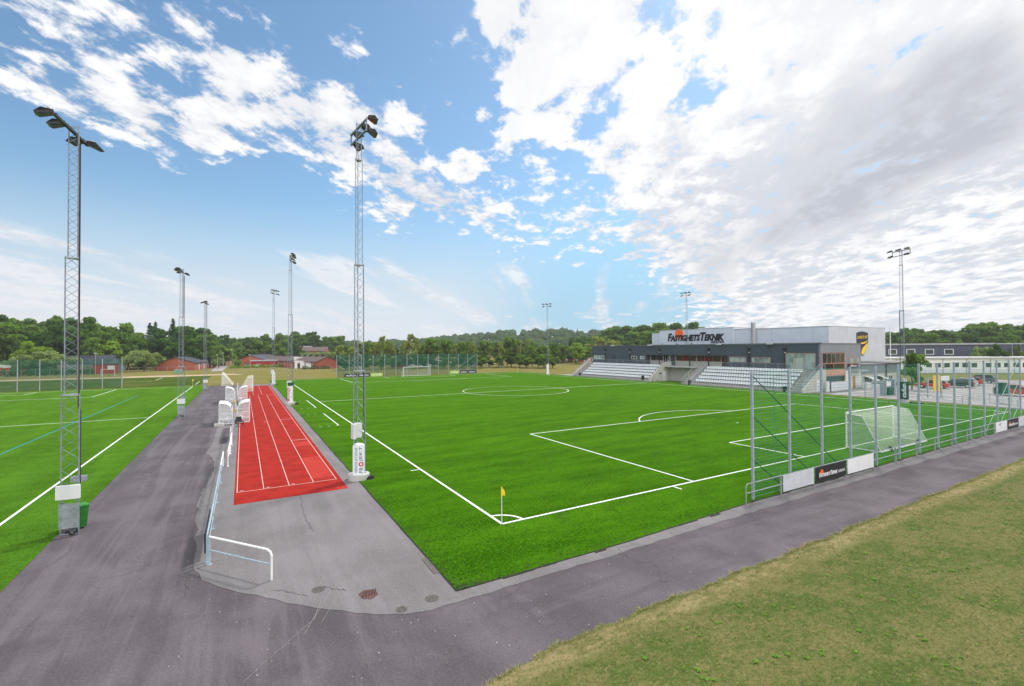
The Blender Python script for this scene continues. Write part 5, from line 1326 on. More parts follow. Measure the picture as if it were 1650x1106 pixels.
# ------------------------------------------------------------------ houses beyond the pitches
def gable_house(loc, rz, W, L, ze, zr, label, wall='brick', roof='roof_dark', chim=(), wins=True, gwin=False, over=.4, group=None, base=0.0, steps=None):
    """ridge along local y, gable facing local -y; W wide, L long"""
    r = empty('house', loc, rz, label, 'house', group); h = W/2
    q = MB(); q.prism([(-h, -base), (h, -base), (h, ze), (0, zr), (-h, ze)], 0, L, 'y'); q.build('wall', MT[wall], r)
    q = MB(); t = .22; s = (zr-ze)/h; o = over
    q.prism([(-h-o, ze-s*o+.02), (0, zr+.02), (h+o, ze-s*o+.02), (h+o, ze-s*o+t), (0, zr+t+.03), (-h-o, ze-s*o+t)], -o, L+o, 'y'); rf = q.build('roof', MT[roof], r)
    for y in chim: q = MB(); q.bevbox(-.45, .45, y-.4, y+.4, zr-.3, zr+1.0, .06); q.build('chimney', MT['frame_dark'], rf)
    if wins:
        n = max(1, int(L/7))
        for k in range(n):
            y = 2+k*(L-3)/n
            for s_ in (-1, 1): window(r, ('x', s_*h), y, y+1.8, 1.0, 2.3, MT['frame_white'], MT['glass'], 2, out=s_)
            q = MB(); q.box(h+.01, h+.06, y+2.8, y+3.8, .05, 2.15); q.build('door', MT['box_white'], r)
    if gwin: window(r, ('y', 0), -1.6, 1.6, 1.0, 2.2, MT['frame_white'], MT['glass'], 2, out=-1)
    return r
GH = 'red brick terrace rows'
gable_house((-30.9, 195, 0), R(-9), 12.5, 62, 2.7, 4.75, 'red brick terrace row with a dark roof left of the road beyond the left pitch', chim=(14, 23, 32, 41, 50))
gable_house((-6.4, 218, 0), R(-12), 11.5, 45, 2.9, 5.1, 'red brick terrace row with a dark roof behind the red garages', chim=(12, 20, 28, 36))
gable_house((19.6, 178, 0), R(17), 9.5, 58, 2.7, 4.5, 'red brick row with a brown roof and a line of chimneys by the far fence', roof='roof_brown', chim=[4+5.5*i for i in range(10)])
gable_house((-48.5, 197, 0), R(62), 9, 24, 2.6, 5.6, 'dark roofed house behind the fence of the left pitch', wall='clad_annex')
gable_house((-82, 205, 0), R(60), 10, 24, 2.6, 5.4, 'dark roofed house at the left edge behind the large bush')
gable_house((133.4, 181, 0), R(2), 7.6, 24, 3.0, 5.2, 'small red house with a dark roof left of the clubhouse', chim=(6,))
gable_house(tuple(far(502, 335))[:2]+(4.6,), R(75), 9, 17, 2.6, 5.2, 'grey roofed house among the trees on the far slope, left one', roof='roof_grey', wall='render_beige', base=6, chim=(6, 14))
gable_house(tuple(far(528, 330))[:2]+(4.2,), R(68), 9, 19, 2.6, 5.0, 'brown roofed house among the trees on the far slope, right one', roof='roof_brown', base=6, chim=(8, 18))
def flat_block(name, x0, y0, rz, L, D, H, m, roofm, label, cat='building', doors=(), rt=.2):
    r = empty(name, (x0, y0, 0), rz, label, cat); q = MB(); q.box(0, L, 0, D, 0, H); q.build('wall', MT[m], r)
    q = MB(); q.box(-.25, L+.25, -.25, D+.25, H+.003, H+rt); q.build('roof', MT[roofm], r)
    for a, b_, z0, z1, mm in doors: q = MB(); q.box(a, b_, -.05, -.004, z0, z1); q.build('door', MT[mm], r)
    return r
flat_block('garage_row', -6.2, 213.5, R(-3), 14.2, 6, 2.6, 'red_wood', 'roof_metal', 'long red garage row with a pale roof', 'garage', [(k, k+2.3, .05, 2.1, 'red_wood') for k in (.6, 3.4, 6.2, 9.0, 11.6)], .45)
flat_block('garage', -50.6, 178.5, R(4), 5.6, 6, 3.0, 'red_wood', 'roof_dark', 'red garage with a white door beside the dark roofed house', 'garage', [(3.5, 5.3, 1.3, 2.6, 'box_white')])
flat_block('house_extension', -60, 182, R(4), 9.2, 5, 3.2, 'roof_grey', 'roof_dark', 'low pale house extension left of the red garage', doors=[(1, 2, .05, 2.1, 'frame_dark')])
flat_block('white_house', 8.6, 186.5, R(-8), 6.8, 8, 2.7, 'render_white', 'render_white', 'white flat roofed house front at the left of the white terrace', 'house', [(1, 2, .05, 2.1, 'frame_dark')])
flat_block('white_house', 12.0, 180.5, R(-6), 7.4, 7, 2.2, 'render_white', 'roof_metal', 'lower white house front with planted top before the brown roofed row', 'house', [(5, 5.9, .05, 2.0, 'frame_dark')])
flat_block('white_house', 9.2, 197, R(-8), 5, 6, 4.1, 'render_white', 'render_white', 'taller white house rising behind the white house fronts', 'house', [(1, 2, 2.4, 3.4, 'frame_dark')])
flat_block('white_house', 52, 178, R(-2), 16, 7, 3.0, 'render_white', 'roof_grey', 'pale low house behind the far green fence right of the goal', 'house', [(k, k+1.6, 1.0, 2.2, 'frame_dark') for k in (1, 5, 9, 13)])
flat_block('red_shed', 44, 172, R(0), 6, 4, 2.3, 'red_wood', 'roof_dark', 'small red shed behind the far goal', 'shed')
flat_block('red_shed', 83.8, 176, R(0), 2.4, 4, 4.6, 'red_wood', 'roof_dark', 'narrow red shed right of the far green fence', 'shed')
flat_block('garden_wall', 139, 186, R(-3), 24, .3, 2.1, 'red_wood', 'render_white', 'red and white garden fence right of the small red house', 'fence', [(k, k+1.6, .3, 1.8, 'box_white') for k in (3, 9, 15, 18, 20.5)], .12)
tn = empty('party_tent', (-74.5, 184, 0), R(6), 'white roofed red tent at the left edge', 'tent')
q = MB(); q.prism([(0, 2.3), (7, 2.3), (6.6, 3.2), (.4, 3.2)], 0, 4, 'y'); q.build('tent_roof', MT['render_white'], tn)
q = MB(); q.box(.1, 6.9, .1, 3.9, 0, 2.29); q.build('tent_wall', mat('red_tent', (.55, .05, .04), .7, .15, 1), tn)

# ------------------------------------------------------------------ cars
def car(loc, rz, col, label, style='hatch'):
    r = empty('parked_car', (loc[0], loc[1], 0), rz, label, 'car', 'cars in the car park')
    pm = mat('car_paint', col, .28, .05, 3, spec=.6)
    L = {'hatch': 4.3, 'estate': 4.75, 'suv': 4.7}[style]; h = L/2; k = 1.12 if style == 'suv' else 1.0
    def arch(cx_, r_=.36): return [(cx_+math.cos(R(a))*r_, .20*k+max(0, math.sin(R(a)))*r_+.08) for a in range(180, -1, -30)]
    wx = (-h+.82, h-.86)
    prof = [(-h, .42*k), (-h+.06, .24)]+arch(wx[0])+arch(wx[1])+[(h-.08, .24), (h, .45*k), (h-.04, .66*k), (h-.35, .80*k), (h-1.15, .93*k), (-h+.25, .97*k), (-h+.03, .86*k)]
    q = MB(); n = len(prof); W = .87
    for (x, z) in prof: pass
    q.prism(prof, -W, W, 'y')
    b = q.build('body', pm, r)
    rear = -h+.12 if style != 'hatch' else -h+.22
    rt = -h+(.55 if style == 'hatch' else .5)
    bot = (rear, h-1.25); top = (rt, h-2.05)
    zb, zt = .94*k, 1.44*k
    v = [(bot[0], -.83, zb), (bot[1], -.83, zb), (bot[1], .83, zb), (bot[0], .83, zb), (top[0], -.64, zt), (top[1], -.64, zt), (top[1], .64, zt), (top[0], .64, zt)]
    q = MB(); q.add(v, [(4, 5, 6, 7), (0, 1, 5, 4), (1, 2, 6, 5), (2, 3, 7, 6), (3, 0, 4, 7)]); q.build('windows', MT['glass_dark'], r)
    q = MB(); q.bevbox(top[0]-.06, top[1]+.06, -.66, .66, zt-.01, zt+.05, .03)
    for s in (-1, 1):
        for f in (0, .48, 1):
            xb = bot[0]+(bot[1]-bot[0])*f; xt = top[0]+(top[1]-top[0])*f; q.tube((xb, s*.835, zb-.02), (xt, s*.65, zt), .04, n=5)
    q.build('roof', pm, r)
    for x in wx:
        for s in (-1, 1):
            q = MB(); q.tube((x, s*.70, .32), (x, s*.90, .32), .32, n=18); w_ = q.build('wheel', MT['rubber'], r)
            q = MB(); q.tube((x, s*.89, .32), (x, s*.915, .32), .20, n=14); q.build('rim', MT['lampcap'], w_)
    for s in (-1, 1):
        q = MB(); q.box(h-.28, h-.015, s*.62-.2, s*.62+.2, .60*k, .74*k); q.build('headlight', MT['box_white'], r)
        q = MB(); q.box(-h-.01, -h+.15, s*.70-.15, s*.70+.15, .66*k, .94*k); q.build('tail_light', MT['red_ink'], r)
    q = MB(); q.box(-h-.012, -h+.02, -.26, .26, .50, .62); q.build('number_plate', MT['box_white'], r)
    return r
car((95.6, 16.6), R(97), (.55, .02, .025), 'red hatchback, nearest of the parked cars left of the black estate')
car((101.3, 15.2), R(100), (.018, .022, .026), 'black estate car parked beside the red hatchback', 'estate')
car((106.0, 15.8), R(96), (.50, .52, .54), 'silver hatchback between the black estate and the farther red car')
car((110.6, 16.2), R(102), (.52, .02, .03), 'farther red hatchback beside the silver car')
car((118.6, 16.7), R(98), (.09, .11, .13), 'dark grey off road car, farthest of the parked cars', 'suv')
car((88.9, 4.9), R(-83), (.40, .085, .04), 'rust red off road car near the right edge behind the green crates', 'suv')
car((76.5+12, 172), R(5), (.66, .67, .68), 'white car on the far road right of the green fence')
car((93.5, 173), R(5), (.60, .61, .63), 'pale grey car on the far road beside the white car')
car((-7.4, 209.5), R(80), (.10, .12, .15), 'dark car parked before the left end of the garage row')
car((-3.6, 210.5), R(80), (.62, .63, .64), 'white car parked before the garage row')

# ------------------------------------------------------------------ lamps, small fences, hedges far away
def street_lamp(px, d, h, label):
    p = far(px, d); r = empty('street_lamp', (p.x, p.y, 0), 0, label, 'street lamp', 'street lamps beyond the pitches')
    q = MB(); q.tube((0, 0, 0), (0, 0, h), .09, .06, 6); q.build('pole', MT['galv'], r); q = MB(); q.bevbox(-.5, .2, -.16, .16, h, h+.18, .05); q.build('lamp_head', MT['lampcap'], r)
for px, d, h, lab in ((350.5, 205, 5.6, 'street lamp left of the far road, nearest'), (359.5, 212, 6.2, 'street lamp right beside the far road'), (374, 240, 7.5, 'tall street lamp before the yellow green tree'), (367, 262, 8, 'farthest street lamp along the far road'), (403, 206, 5.5, 'street lamp in front of the red garage row'), (154, 190, 6.6, 'street lamp beside the red garage by the left pitch'), (902, 250, 10, 'thin pole left of the bright green tree'), (1631, 215, 8, 'street lamp above the white wing at the right edge'), (1645, 230, 8, 'second street lamp above the white wing at the right edge')):
    street_lamp(px, d, h, lab)
def mesh_fence(p, q_, n, H, label, m='net_left'):
    a = math.atan2(q_[1]-p[1], q_[0]-p[0]); L = math.dist(p, q_); r = empty('wire_fence', (p[0], p[1], 0), a, label, 'fence')
    for i in range(n+1): o = MB(); o.tube((L*i/n, 0, 0), (L*i/n, 0, H), .045, n=5); o.build('post', MT['galv'], r)
    o = MB(); o.tube((0, 0, H), (L, 0, H), .03, n=4); o.tube((0, 0, .1), (L, 0, .1), .02, n=4); o.build('fence_rail', MT['galv'], r)
mesh_fence((-75, 165), (-49, 168), 9, 2.0, 'wire fence on pale posts along the sandy path at the left')
mesh_fence((-46, 188), (-24, 184), 8, 1.6, 'low wire fence before the red brick row')
mesh_fence((-12, 152), (24, 150), 10, 1.5, 'thin wire fence in the dry meadow behind the lanes')
mesh_fence((58, 150), (118, 152), 12, 1.5, 'thin wire fence in the meadow right of the far goal')
q = MB(); q.path([(0, 0, 0), (0, 0, 2), (3, 0, 2), (3, 0, 0)], .05, 6); q.path([(0, 0, 2), (0, 1.2, 0)], .04, 5); q.path([(3, 0, 2), (3, 1.2, 0)], .04, 5)
o_ = q.build('small_goal', MT['white']); p = far(163, 178); o_.location = (p.x, p.y, 0); tag(o_, 'small white goal on the meadow beside the red garage', 'goal')
q = MB(); q.bevbox(0, 2.2, 0, 1.2, 0, 1.3, .08); q.box(.1, 2.1, -.02, 1.22, .5, .58); o_ = q.build('container', mat('mint_container', (.16, .32, .24), .6, .1, 3)); p = far(281, 183); o_.location = (p.x, p.y, 0); tag(o_, 'mint green container on the dry meadow before the red brick row', 'container')

# ------------------------------------------------------------------ trees
def foliage(name, col, var=.30, tr=.38):
    m, w, b = base_mat(name); out = w.n['Material Output']
    oi = w.new('ShaderNodeObjectInfo').outputs['Random']; p = pos(w)
    n = w.noise(p, .55, 4, .6); n2 = w.noise(p, 3.0, 3, .6)
    c = w.mix(w.ss(n, .32, .68), tuple(x*(1-var) for x in col), (col[0]*(1+var*1.3), col[1]*(1+var), col[2]*(1+var*.5)))
    c = w.mix(w.m('MULTIPLY', w.ss(n2, .45, .7), .4), c, tuple(x*.6 for x in col))
    c = w.mix(w.m('MULTIPLY', oi, .55), c, (col[0]*1.35, col[1]*1.18, col[2]*.9))
    d = w.new('ShaderNodeBsdfDiffuse'); t = w.new('ShaderNodeBsdfTranslucent'); mx = w.new('ShaderNodeMixShader'); mx.inputs[0].default_value = tr
    w.link(c, d.inputs[0]); w.put(t.inputs[0], w.mix(1.0, c, (1.3, 1.5, .6), 'MULTIPLY'))
    w.link(d.outputs[0], mx.inputs[1]); w.link(t.outputs[0], mx.inputs[2]); w.link(mx.outputs[0], out.inputs[0])
    return m
FO = {'oak': foliage('oak_leaves', (0.090, 0.172, 0.041)), 'dark': foliage('dark_leaves', (0.066, 0.132, 0.041)), 'mid': foliage('mid_leaves', (0.138, 0.230, 0.055)), 'bright': foliage('bright_leaves', (0.190, 0.300, 0.048)),
      'birch': foliage('birch_leaves', (0.232, 0.290, 0.094)), 'spruce': foliage('spruce_needles', (0.053, 0.103, 0.053), tr=.08), 'pale': foliage('pale_leaves', (0.211, 0.290, 0.132)), 'far': foliage('far_leaves', (0.085, 0.138, 0.070))}
BARK = mat('bark', (.10, .085, .07), .9, .25, 2); BARKW = mat('birch_bark', (.55, .53, .50), .85, .3, 2)

def leaf_mesh(name, C, Nn, size, m, elong=1.35):
    """one small four-sided leaf clump per centre, facing roughly along its normal"""
    n = len(C); t = RNG.normal(size=(n, 3)); t -= (t*Nn).sum(1)[:, None]*Nn; t /= np.linalg.norm(t, axis=1)[:, None]+1e-9; u = np.cross(Nn, t)
    s = size*RNG.uniform(.55, 1.35, n)[:, None]; v = np.empty((n, 4, 3))
    bend = Nn*s*.25
    v[:, 0] = C-t*s*elong-bend; v[:, 1] = C-u*s*.75+bend*.4; v[:, 2] = C+t*s*elong-bend; v[:, 3] = C+u*s*.75+bend*.4
    me = bpy.data.meshes.new(name); me.vertices.add(n*4); me.loops.add(n*4); me.polygons.add(n)
    me.vertices.foreach_set('co', v.reshape(-1)); me.loops.foreach_set('vertex_index', np.arange(n*4)); me.polygons.foreach_set('loop_start', np.arange(n)*4); me.polygons.foreach_set('loop_total', np.full(n, 4))
    me.materials.append(m); me.update(); me.validate(); return me
def clumps(centers, radii, per, flat=.8):
    Cs = []; Ns = []
    for c, r in zip(centers, radii):
        k = int(per*(r**1.6)); d = RNG.normal(size=(k, 3)); d /= np.linalg.norm(d, axis=1)[:, None]
        rr = r*RNG.uniform(.35, 1.0, k)**.5
        Cs.append(np.asarray(c)+d*rr[:, None]*np.array([1, 1, flat])); nn = d+RNG.normal(size=(k, 3))*.65; nn[:, 2] += .25; Ns.append(nn/np.linalg.norm(nn, axis=1)[:, None])
    return np.vstack(Cs), np.vstack(Ns)
def broad(seed, H=17, W=6.2, trunk=.26, per=58, leaf=.36, ncl=46, base=.20):
    g = np.random.default_rng(seed); cs = []; rs = []
    zc = H*(1+base)/2; hz = H*(1-base)/2
    while len(cs) < ncl:
        d = g.normal(size=3); d /= np.linalg.norm(d); rr = g.uniform(.35, .88)
        lob = 1+.18*math.sin(3*math.atan2(d[1], d[0])+seed)+.12*math.sin(5*d[2]+seed*2)
        p = d*rr*np.array([W, W, hz])*lob; p[2] += zc
        if p[2] < H*base*.9 or p[2] > H*.94: continue
        if len(cs) > 8 and min(np.linalg.norm(p-c) for c in cs) > 2.3*W/6.2: continue
        cs.append(p); rs.append(g.uniform(.9, 1.9)*W/6.2)
    return cs, rs
def trunk_mesh(cs, H, r, m, seed, n=7, lean=.2):
    g = random.Random(seed); q = MB(); top = H*.62; pts = [(0, 0, -.3)]
    for i in range(1, 5): pts.append((g.uniform(-lean, lean)*i*.5, g.uniform(-lean, lean)*i*.5, top*i/4))
    for i in range(4): q.tube(pts[i], pts[i+1], r*(1-.2*i), r*(1-.2*(i+1)), 8)
    for k in range(n):
        c = cs[g.randrange(len(cs))]; b = pts[g.randrange(1, 4)]; midp = ((b[0]+c[0])/2, (b[1]+c[1])/2, (b[2]*.6+c[2]*.4)); q.tube(b, midp, r*.42, r*.25, 6); q.tube(midp, c, r*.25, r*.08, 5)
    return q.mesh('trunk', m)
PROTO = {}
def make_proto(kind, seed, mname, H, W, leaf, per, ncl, base, tr, bark=BARK, airy=None):
    cs, rs = broad(seed, H, W, ncl=ncl, base=base)
    if airy: rs = [r*airy for r in rs]
    C, N = clumps(cs, rs, per); cm = leaf_mesh('crown', C, N, leaf, FO[mname]); tm = trunk_mesh(cs, H, tr, bark, seed)
    PROTO.setdefault(kind, []).append((cm, tm, H))
for s in (1, 2, 3): make_proto('oak', s, 'oak', 17, 6.4, .40, 62, 50, .16, .34)
for s in (4, 5): make_proto('dark', s, 'dark', 17, 6.0, .40, 66, 52, .12, .34)
for s in (6, 7): make_proto('mid', s, 'mid', 15, 5.6, .38, 60, 46, .14, .30)
for s in (8,): make_proto('bright', s, 'bright', 9, 4.2, .30, 70, 42, .16, .22)
for s in (9, 10, 11): make_proto('birch', s, 'birch', 15, 3.9, .27, 74, 50, .14, .20, BARKW, .86)
for s in (12, 13): make_proto('pale', s, 'pale', 7, 5.6, .30, 80, 44, .05, .22)
for s in (14, 15): make_proto('young', s, 'mid', 7, 2.5, .22, 95, 34, .28, .13)
def spruce_proto(seed, H=18, W=3.2):
    g = np.random.default_rng(seed); Cs = []; Ns = []
    z = H*.10
    while z < H:
        t = (z-H*.1)/(H*.9); r = W*(1-t)**.85+.12; n = int(10+60*(1-t)); a = g.uniform(0, 2*PI, n); rr = r*g.uniform(.35, 1.05, n)*(1+.18*np.sin(a*5+z))
        Cs.append(np.c_[np.cos(a)*rr, np.sin(a)*rr, z-rr*.28+g.normal(0, .15, n)]); nn = np.c_[np.cos(a)*.5, np.sin(a)*.5, np.full(n, .8)]+g.normal(size=(n, 3))*.35; Ns.append(nn/np.linalg.norm(nn, axis=1)[:, None]); z += .55
    cm = leaf_mesh('crown', np.vstack(Cs), np.vstack(Ns), .36, FO['spruce'], 1.6); q = MB(); q.tube((0, 0, -.3), (0, 0, H*.9), .24, .05, 7); PROTO.setdefault('spruce', []).append((cm, q.mesh('trunk', BARK), H))
spruce_proto(20); spruce_proto(21)
NAME = {'oak': 'broadleaf_tree', 'dark': 'broadleaf_tree', 'mid': 'broadleaf_tree', 'bright': 'broadleaf_tree', 'birch': 'birch_tree', 'pale': 'round_bush', 'young': 'young_tree', 'spruce': 'spruce_tree'}
tr_r = random.Random(77); NT_ = [0]
def plant(kind, x, y, h, label, group=None, wid=1.0, z=0.0, cat=None):
    cm, tm, H = tr_r.choice(PROTO[kind]); s = h/H
    r = empty(NAME[kind], (x, y, z), tr_r.uniform(0, 6.28), label, cat or ('bush' if kind == 'pale' else 'tree'), group); r.scale = (s*wid, s*wid, s)
    put('crown', cm, r); put('trunk', tm, r); NT_[0] += 1
    return r
def interp(prof, x):
    for (a, ya), (b, yb) in zip(prof[:-1], prof[1:]):
        if a <= x <= b: return ya+(yb-ya)*(x-a)/(b-a)
    return prof[0][1] if x < prof[0][0] else prof[-1][1]
def row(px0, px1, n, d0, d1, prof, kinds, labels, group, jit=6, wid=(.85, 1.25), dip=0):
    for i in range(n):
        px = px0+(px1-px0)*(i+.5)/n+tr_r.uniform(-.35, .35)*(px1-px0)/n; d = tr_r.uniform(d0, d1)
        py = interp(prof, px)+dip+tr_r.uniform(-.15, 1)*jit; p = far(px, d, py); z = hillz(p.x, p.y); kd = tr_r.choice(kinds)
        h = max(4.5, p.z-z)
        plant(kd, p.x, p.y, h, labels[kd], group, tr_r.uniform(*wid)*(1 if h > 9 else 1.25), z)
SKYL = [(-60, 500), (0, 501), (30, 505), (60, 510), (85, 506), (110, 503), (150, 514), (180, 510), (212, 520), (226, 536), (245, 517), (285, 513), (320, 526), (350, 535), (400, 540), (440, 534), (480, 530), (520, 538), (560, 535), (600, 531), (640, 540), (690, 536), (720, 540)]
LW = 'trees of the wood behind the left pitch'
lab1 = {k: v+' in the wood behind the left pitch' for k, v in {'oak': 'tall deep green broadleaf tree', 'dark': 'tall very dark broadleaf tree', 'mid': 'tall mid green broadleaf tree', 'spruce': 'tall dark spruce tree', 'bright': 'lighter yellow green tree', 'birch': 'airy yellow green birch'}.items()}
row(-70, 232, 17, 255, 290, SKYL, ['oak', 'dark', 'oak', 'mid'], lab1, LW, 7, (.85, 1.15))
row(-70, 226, 15, 228, 252, SKYL, ['oak', 'dark', 'mid', 'mid', 'oak'], lab1, LW, 9, dip=11)
row(232, 352, 9, 255, 285, SKYL, ['oak', 'dark', 'mid', 'oak', 'spruce'], lab1, LW, 6, (.85, 1.1))
row(222, 350, 9, 232, 255, SKYL, ['oak', 'dark', 'dark', 'mid'], lab1, LW, 10, dip=14)
lab2 = {k: v+' at the front edge of the wood behind the left pitch' for k, v in {'mid': 'lower mid green tree', 'bright': 'low yellow green tree', 'dark': 'low dark green tree', 'oak': 'lower deep green tree', 'spruce': 'lower spruce'}.items()}
row(-60, 340, 26, 236, 250, [(-60, 548), (120, 545), (220, 556), (340, 552)], ['mid', 'oak', 'dark', 'bright', 'oak', 'dark', 'mid'], lab2, 'trees at the front edge of the left wood', 16)
lab3 = {k: v+' behind the red terrace houses' for k, v in {'oak': 'deep green broadleaf tree', 'dark': 'dark broadleaf tree', 'mid': 'mid green broadleaf tree', 'spruce': 'dark spruce tree', 'bright': 'lighter green tree'}.items()}
row(345, 560, 18, 365, 420, SKYL, ['oak', 'dark', 'oak', 'mid'], lab3, 'trees behind the red terrace houses', 5, (.9, 1.3))
row(345, 490, 11, 290, 330, SKYL, ['oak', 'dark', 'mid', 'bright'], lab3, 'trees behind the red terrace houses', 8, dip=16)
row(540, 562, 3, 300, 340, SKYL, ['mid', 'oak', 'pale'], dict(lab3, pale='round pale bush behind the red terrace houses'), 'trees behind the red terrace houses', 6, dip=20)
row(484, 545, 7, 300, 312, [(484, 567), (545, 566)], ['pale'], {'pale': 'low round bush on the slope below the far houses'}, 'bushes below the far slope houses', 3, (.8, 1.1))
BW = [(540, 548), (580, 541), (620, 536), (650, 545), (665, 533), (690, 540), (715, 537), (740, 541), (770, 545), (800, 540), (840, 534), (870, 545), (905, 542), (940, 548)]
lab4 = {'birch': 'yellow green birch standing in a row behind the fence of the far goal', 'mid': 'mid green tree standing among the birches behind the far goal', 'oak': 'dark tree behind the birch row at the far green fence', 'dark': 'very dark tree behind the birch row at the far green fence'}
row(545, 880, 25, 184, 202, BW, ['birch', 'birch', 'birch', 'mid'], lab4, 'birch row behind the far green fence', 9, (.68, .95))
row(545, 900, 20, 215, 245, BW, ['oak', 'dark', 'mid', 'birch'], dict(lab4, mid='mid green tree behind the birch row of the far goal', birch='birch half hidden behind the birch row of the far goal'), 'trees behind the birch row', 7, (.9, 1.3), 8)
row(548, 900, 24, 174, 186, [(548, 572), (900, 568)], ['mid', 'dark'], {'mid': 'low mid green tree before the birch row', 'dark': 'low dark tree before the birch row'}, 'low trees before the birch row', 8, (1.0, 1.6))
SK2 = [(860, 548), (900, 545), (930, 540), (960, 532), (990, 525), (1030, 520), (1050, 517), (1100, 518), (1140, 523), (1180, 530), (1215, 533)]
lab5 = {k: v+' on the wooded rise left of the sports hall' for k, v in {'oak': 'deep green broadleaf tree', 'dark': 'dark broadleaf tree', 'mid': 'mid green broadleaf tree'}.items()}
row(925, 1210, 26, 300, 340, SK2, ['oak', 'oak', 'mid', 'dark'], lab5, 'trees on the rise left of the hall', 4, (1.3, 1.7))
row(880, 1190, 19, 262, 296, SK2, ['oak', 'oak', 'mid', 'dark'], lab5, 'trees on the rise left of the hall', 8, (1.2, 1.6), 11)
lab6 = {'birch': 'yellow green birch between the bright tree and the clubhouse', 'dark': 'dark low tree beside the small red house', 'mid': 'mid green tree behind the small red house'}
row(942, 998, 5, 222, 240, [(942, 545), (960, 538), (985, 537), (1000, 545)], ['birch'], lab6, 'birches left of the clubhouse', 4, (1.0, 1.3))
row(855, 950, 7, 228, 250, [(855, 552), (950, 556)], ['mid', 'dark'], lab6, 'trees round the small red house', 8, (.9, 1.3))
p = far(928, 222, 552.5); plant('bright', p.x, p.y, p.z, 'bright green round tree beside the small red house', wid=1.15)
SK3 = [(1320, 527), (1360, 524), (1420, 529), (1440, 526), (1470, 522), (1495, 520), (1520, 531), (1545, 527), (1560, 519), (1575, 514), (1610, 513), (1640, 515), (1700, 510), (1780, 505)]
lab7 = {k: v+' in the wood behind the school' for k, v in {'oak': 'deep green broadleaf tree', 'dark': 'dark broadleaf tree', 'mid': 'mid green broadleaf tree'}.items()}
row(1330, 1740, 24, 318, 360, SK3, ['oak', 'dark', 'mid', 'oak'], lab7, 'trees in the wood behind the school', 5, (.9, 1.3))
row(1425, 1720, 16, 285, 312, SK3, ['oak', 'dark', 'mid'], lab7, 'trees in the wood behind the school', 8, (.9, 1.35), 13)
# trees and bushes standing alone
p = far(235, 214); plant('pale', p.x, p.y-3, 8.0, 'large round pale green bush standing alone on the dry meadow', wid=.98)
for px, d, h, wd, lab in ((40, 212, 6.6, 1.0, 'round pale bush behind the left fence, left of three'), (66, 216, 6.0, .9, 'round pale bush behind the left fence, middle of three'), (90, 210, 7.6, 1.05, 'round pale bush behind the left fence, right and tallest of three'), (352, 232, 4.4, .9, 'small dark round bush right of the far road'), (383, 226, 3.6, .8, 'low round bush before the red brick row with the garages')):
    p = far(px, d); plant('pale', p.x, p.y, h, lab, wid=wd)
for px, d, py, k, lab in ((58, 224, 551, 'bright', 'yellow green tree rising behind the round pale bushes'), (172, 226, 549, 'bright', 'yellow green tree left of the lone round bush'), (362, 260, 557, 'bright', 'bright yellow green tree at the end of the far road'), (383, 282, 560, 'mid', 'round green tree right of the yellow green tree at the far road'), (414, 275, 545, 'mid', 'large round green tree above the red brick roofs'), (450, 262, 552, 'mid', 'green tree beside the far lane mast'), (206, 232, 545, 'dark', 'dark conical tree left of the lone round bush')):
    p = far(px, d, py); plant(k, p.x, p.y, p.z, lab, wid=1.15)
plant('mid', 89.3, 17.35, 6.8, 'young green tree at the corner of the car park before the school', wid=.80)
p = far(1605, 196); plant('dark', p.x, p.y, 8.2, 'small dense dark tree rising above the white school wing', wid=.82)
p = far(1587, 222); plant('pale', p.x, p.y, 7.6, 'round green bush beside the dark ribbed school block', wid=.6)
p = far(1636, 232); plant('mid', p.x, p.y, 10.0, 'narrow green tree behind the white wing at the right edge', wid=.7)
p = far(1620, 236); plant('bright', p.x, p.y, 8.5, 'yellow leaved tree behind the shed roof at the right edge', wid=.8)
# hedges
def hedge(p, q_, w_, h, m, label, dens=26):
    L = math.dist(p, q_); n = int(L*dens*h*1.6); t = RNG.uniform(0, 1, n); C = np.c_[p[0]+(q_[0]-p[0])*t, p[1]+(q_[1]-p[1])*t+RNG.uniform(-w_, w_, n)/2, np.abs(RNG.normal(.55, .3, n)).clip(0.05, 1.15)*h*(1+.2*np.sin(t*L*1.7))]; N = RNG.normal(size=(n, 3))+[0, -.6, .5]; N /= np.linalg.norm(N, axis=1)[:, None]
    o = put('hedge', leaf_mesh('hedge', C, N, .20, FO[m])); tag(o, label, 'hedge')
hedge((-14, 205), (7.5, 207.5), 1.2, 1.1, 'bright', 'low yellow flowering hedge before the garage row')
hedge((10.5, 178.5), (20, 175.5), 1.2, 1.0, 'dark', 'low dark bushes before the white house fronts')
hedge((-74, 171), (-50, 176), 1.2, 1.9, 'dark', 'dark hedge below the round bushes at the left')
hedge((100, 176), (146, 178), 1.5, 1.3, 'mid', 'green hedge in front of the small red house')
hedge((92, 24), (104, 21.5), .8, .5, 'mid', 'low planting along the annex wall', 40)

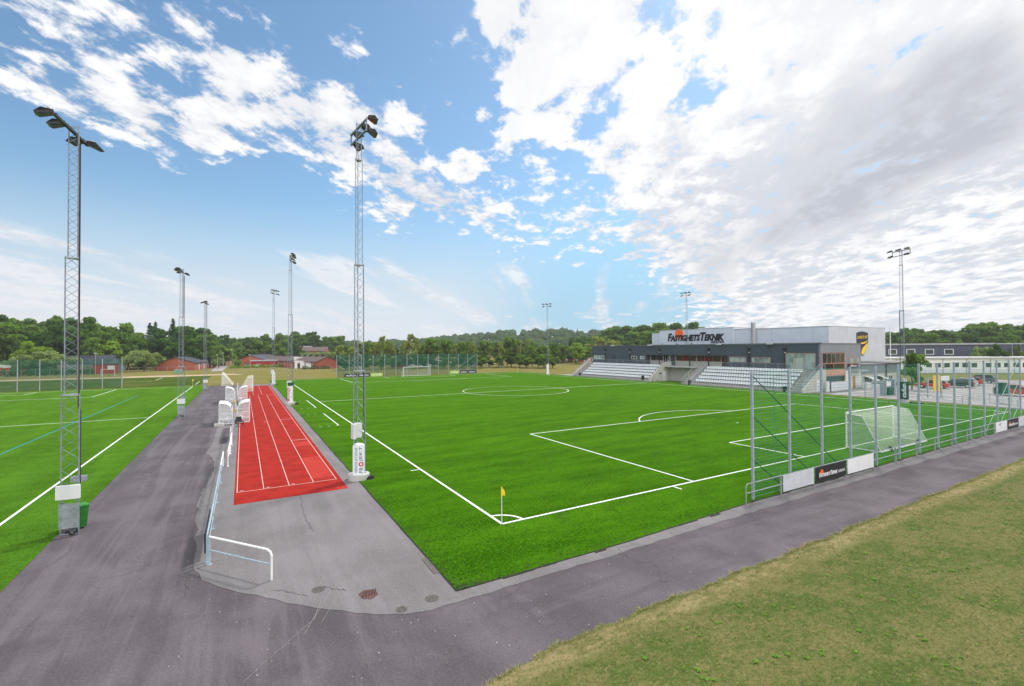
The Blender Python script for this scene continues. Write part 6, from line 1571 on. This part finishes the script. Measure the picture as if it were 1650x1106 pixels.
# far wooded hills: one mass of crowns
g = np.random.default_rng(5)
ico = bmesh.new(); bmesh.ops.create_icosphere(ico, subdivisions=2, radius=1.0); IV = np.array([v.co[:] for v in ico.verts]); IF = np.array([[v.index for v in f.verts] for f in ico.faces]); ico.free()
V = []; F = []; base = 0; LC = []; LN = []
for i in range(2100):
    px = g.uniform(-350, 2000); d = g.uniform(380, 770); p = far(px, d); x, y = p.x, p.y; z = hillz(x, y); h = g.uniform(8, 13); w_ = g.uniform(4.8, 8.0)
    if g.uniform() < .10:
        n = 9; lev = 5; vs = []
        for k in range(lev):
            t = k/(lev-1); a = np.arange(n)*2*PI/n+k*.35; r_ = (w_*.55*(1-t)+.15)*(1+.25*(-1)**k*(1-t))*g.uniform(.8, 1.2, n); vs.append(np.c_[x+np.cos(a)*r_, y+np.sin(a)*r_, np.full(n, z+h*1.1*t)])
        vs = np.vstack(vs); fs = [[k*n+m_, k*n+(m_+1) % n, (k+1)*n+(m_+1) % n] for k in range(lev-1) for m_ in range(n)]+[[k*n+m_, (k+1)*n+(m_+1) % n, (k+1)*n+m_] for k in range(lev-1) for m_ in range(n)]
        V.append(vs); F.append(np.array(fs)+base); base += len(vs)
    else:
        d_ = IV*(1+g.normal(0, .13, (len(IV), 1))); vs = d_*np.array([w_, w_, h*.46])+np.array([x, y, z+h*.55]); V.append(vs); F.append(IF+base); base += len(vs)
        k = 26; dd = g.normal(size=(k, 3)); dd /= np.linalg.norm(dd, axis=1)[:, None]; dd[:, 2] = np.abs(dd[:, 2])
        LC.append(dd*np.array([w_, w_, h*.46])*1.06+np.array([x, y, z+h*.55])); nn = dd+g.normal(size=(k, 3))*.5; LN.append(nn/np.linalg.norm(nn, axis=1)[:, None])
me = leaf_mesh('leaves', np.vstack(LC), np.vstack(LN), .75, FO['far'], 1.2)
lv = np.empty(len(me.vertices)*3); me.vertices.foreach_get('co', lv); lf = np.empty(len(me.loops), dtype=np.int64); me.loops.foreach_get('vertex_index', lf)
fw = bpy.data.meshes.new('far_wood'); fw.from_pydata(np.vstack(V+[lv.reshape(-1, 3)]).tolist(), [], np.vstack(F).tolist()+(lf.reshape(-1, 4)+base).tolist()); fw.materials.append(FO['far']); fw.update()
bpy.data.meshes.remove(me)
o = put('far_wood', fw); tag(o, 'distant wooded hills reading as one mass along the horizon', 'wood', kind='stuff')

# ------------------------------------------------------------------ the air
HAZE = 0.0002
hz_ = MB(); hz_.box(-4600, 4600, -4600, 4600, -1.2, 52)
ho = hz_.build('haze', bpy.data.materials.new('haze_air')); hm = ho.data.materials[0]; hm.use_nodes = True; w = NT(hm.node_tree); w.n.clear()
out = w.new('ShaderNodeOutputMaterial'); pv = w.new('ShaderNodeVolumePrincipled'); pv.inputs['Color'].default_value = (.86, .91, .97, 1); pv.inputs['Density'].default_value = HAZE; pv.inputs['Anisotropy'].default_value = .2
w.link(pv.outputs[0], out.inputs['Volume']); tag(ho, kind='stuff')
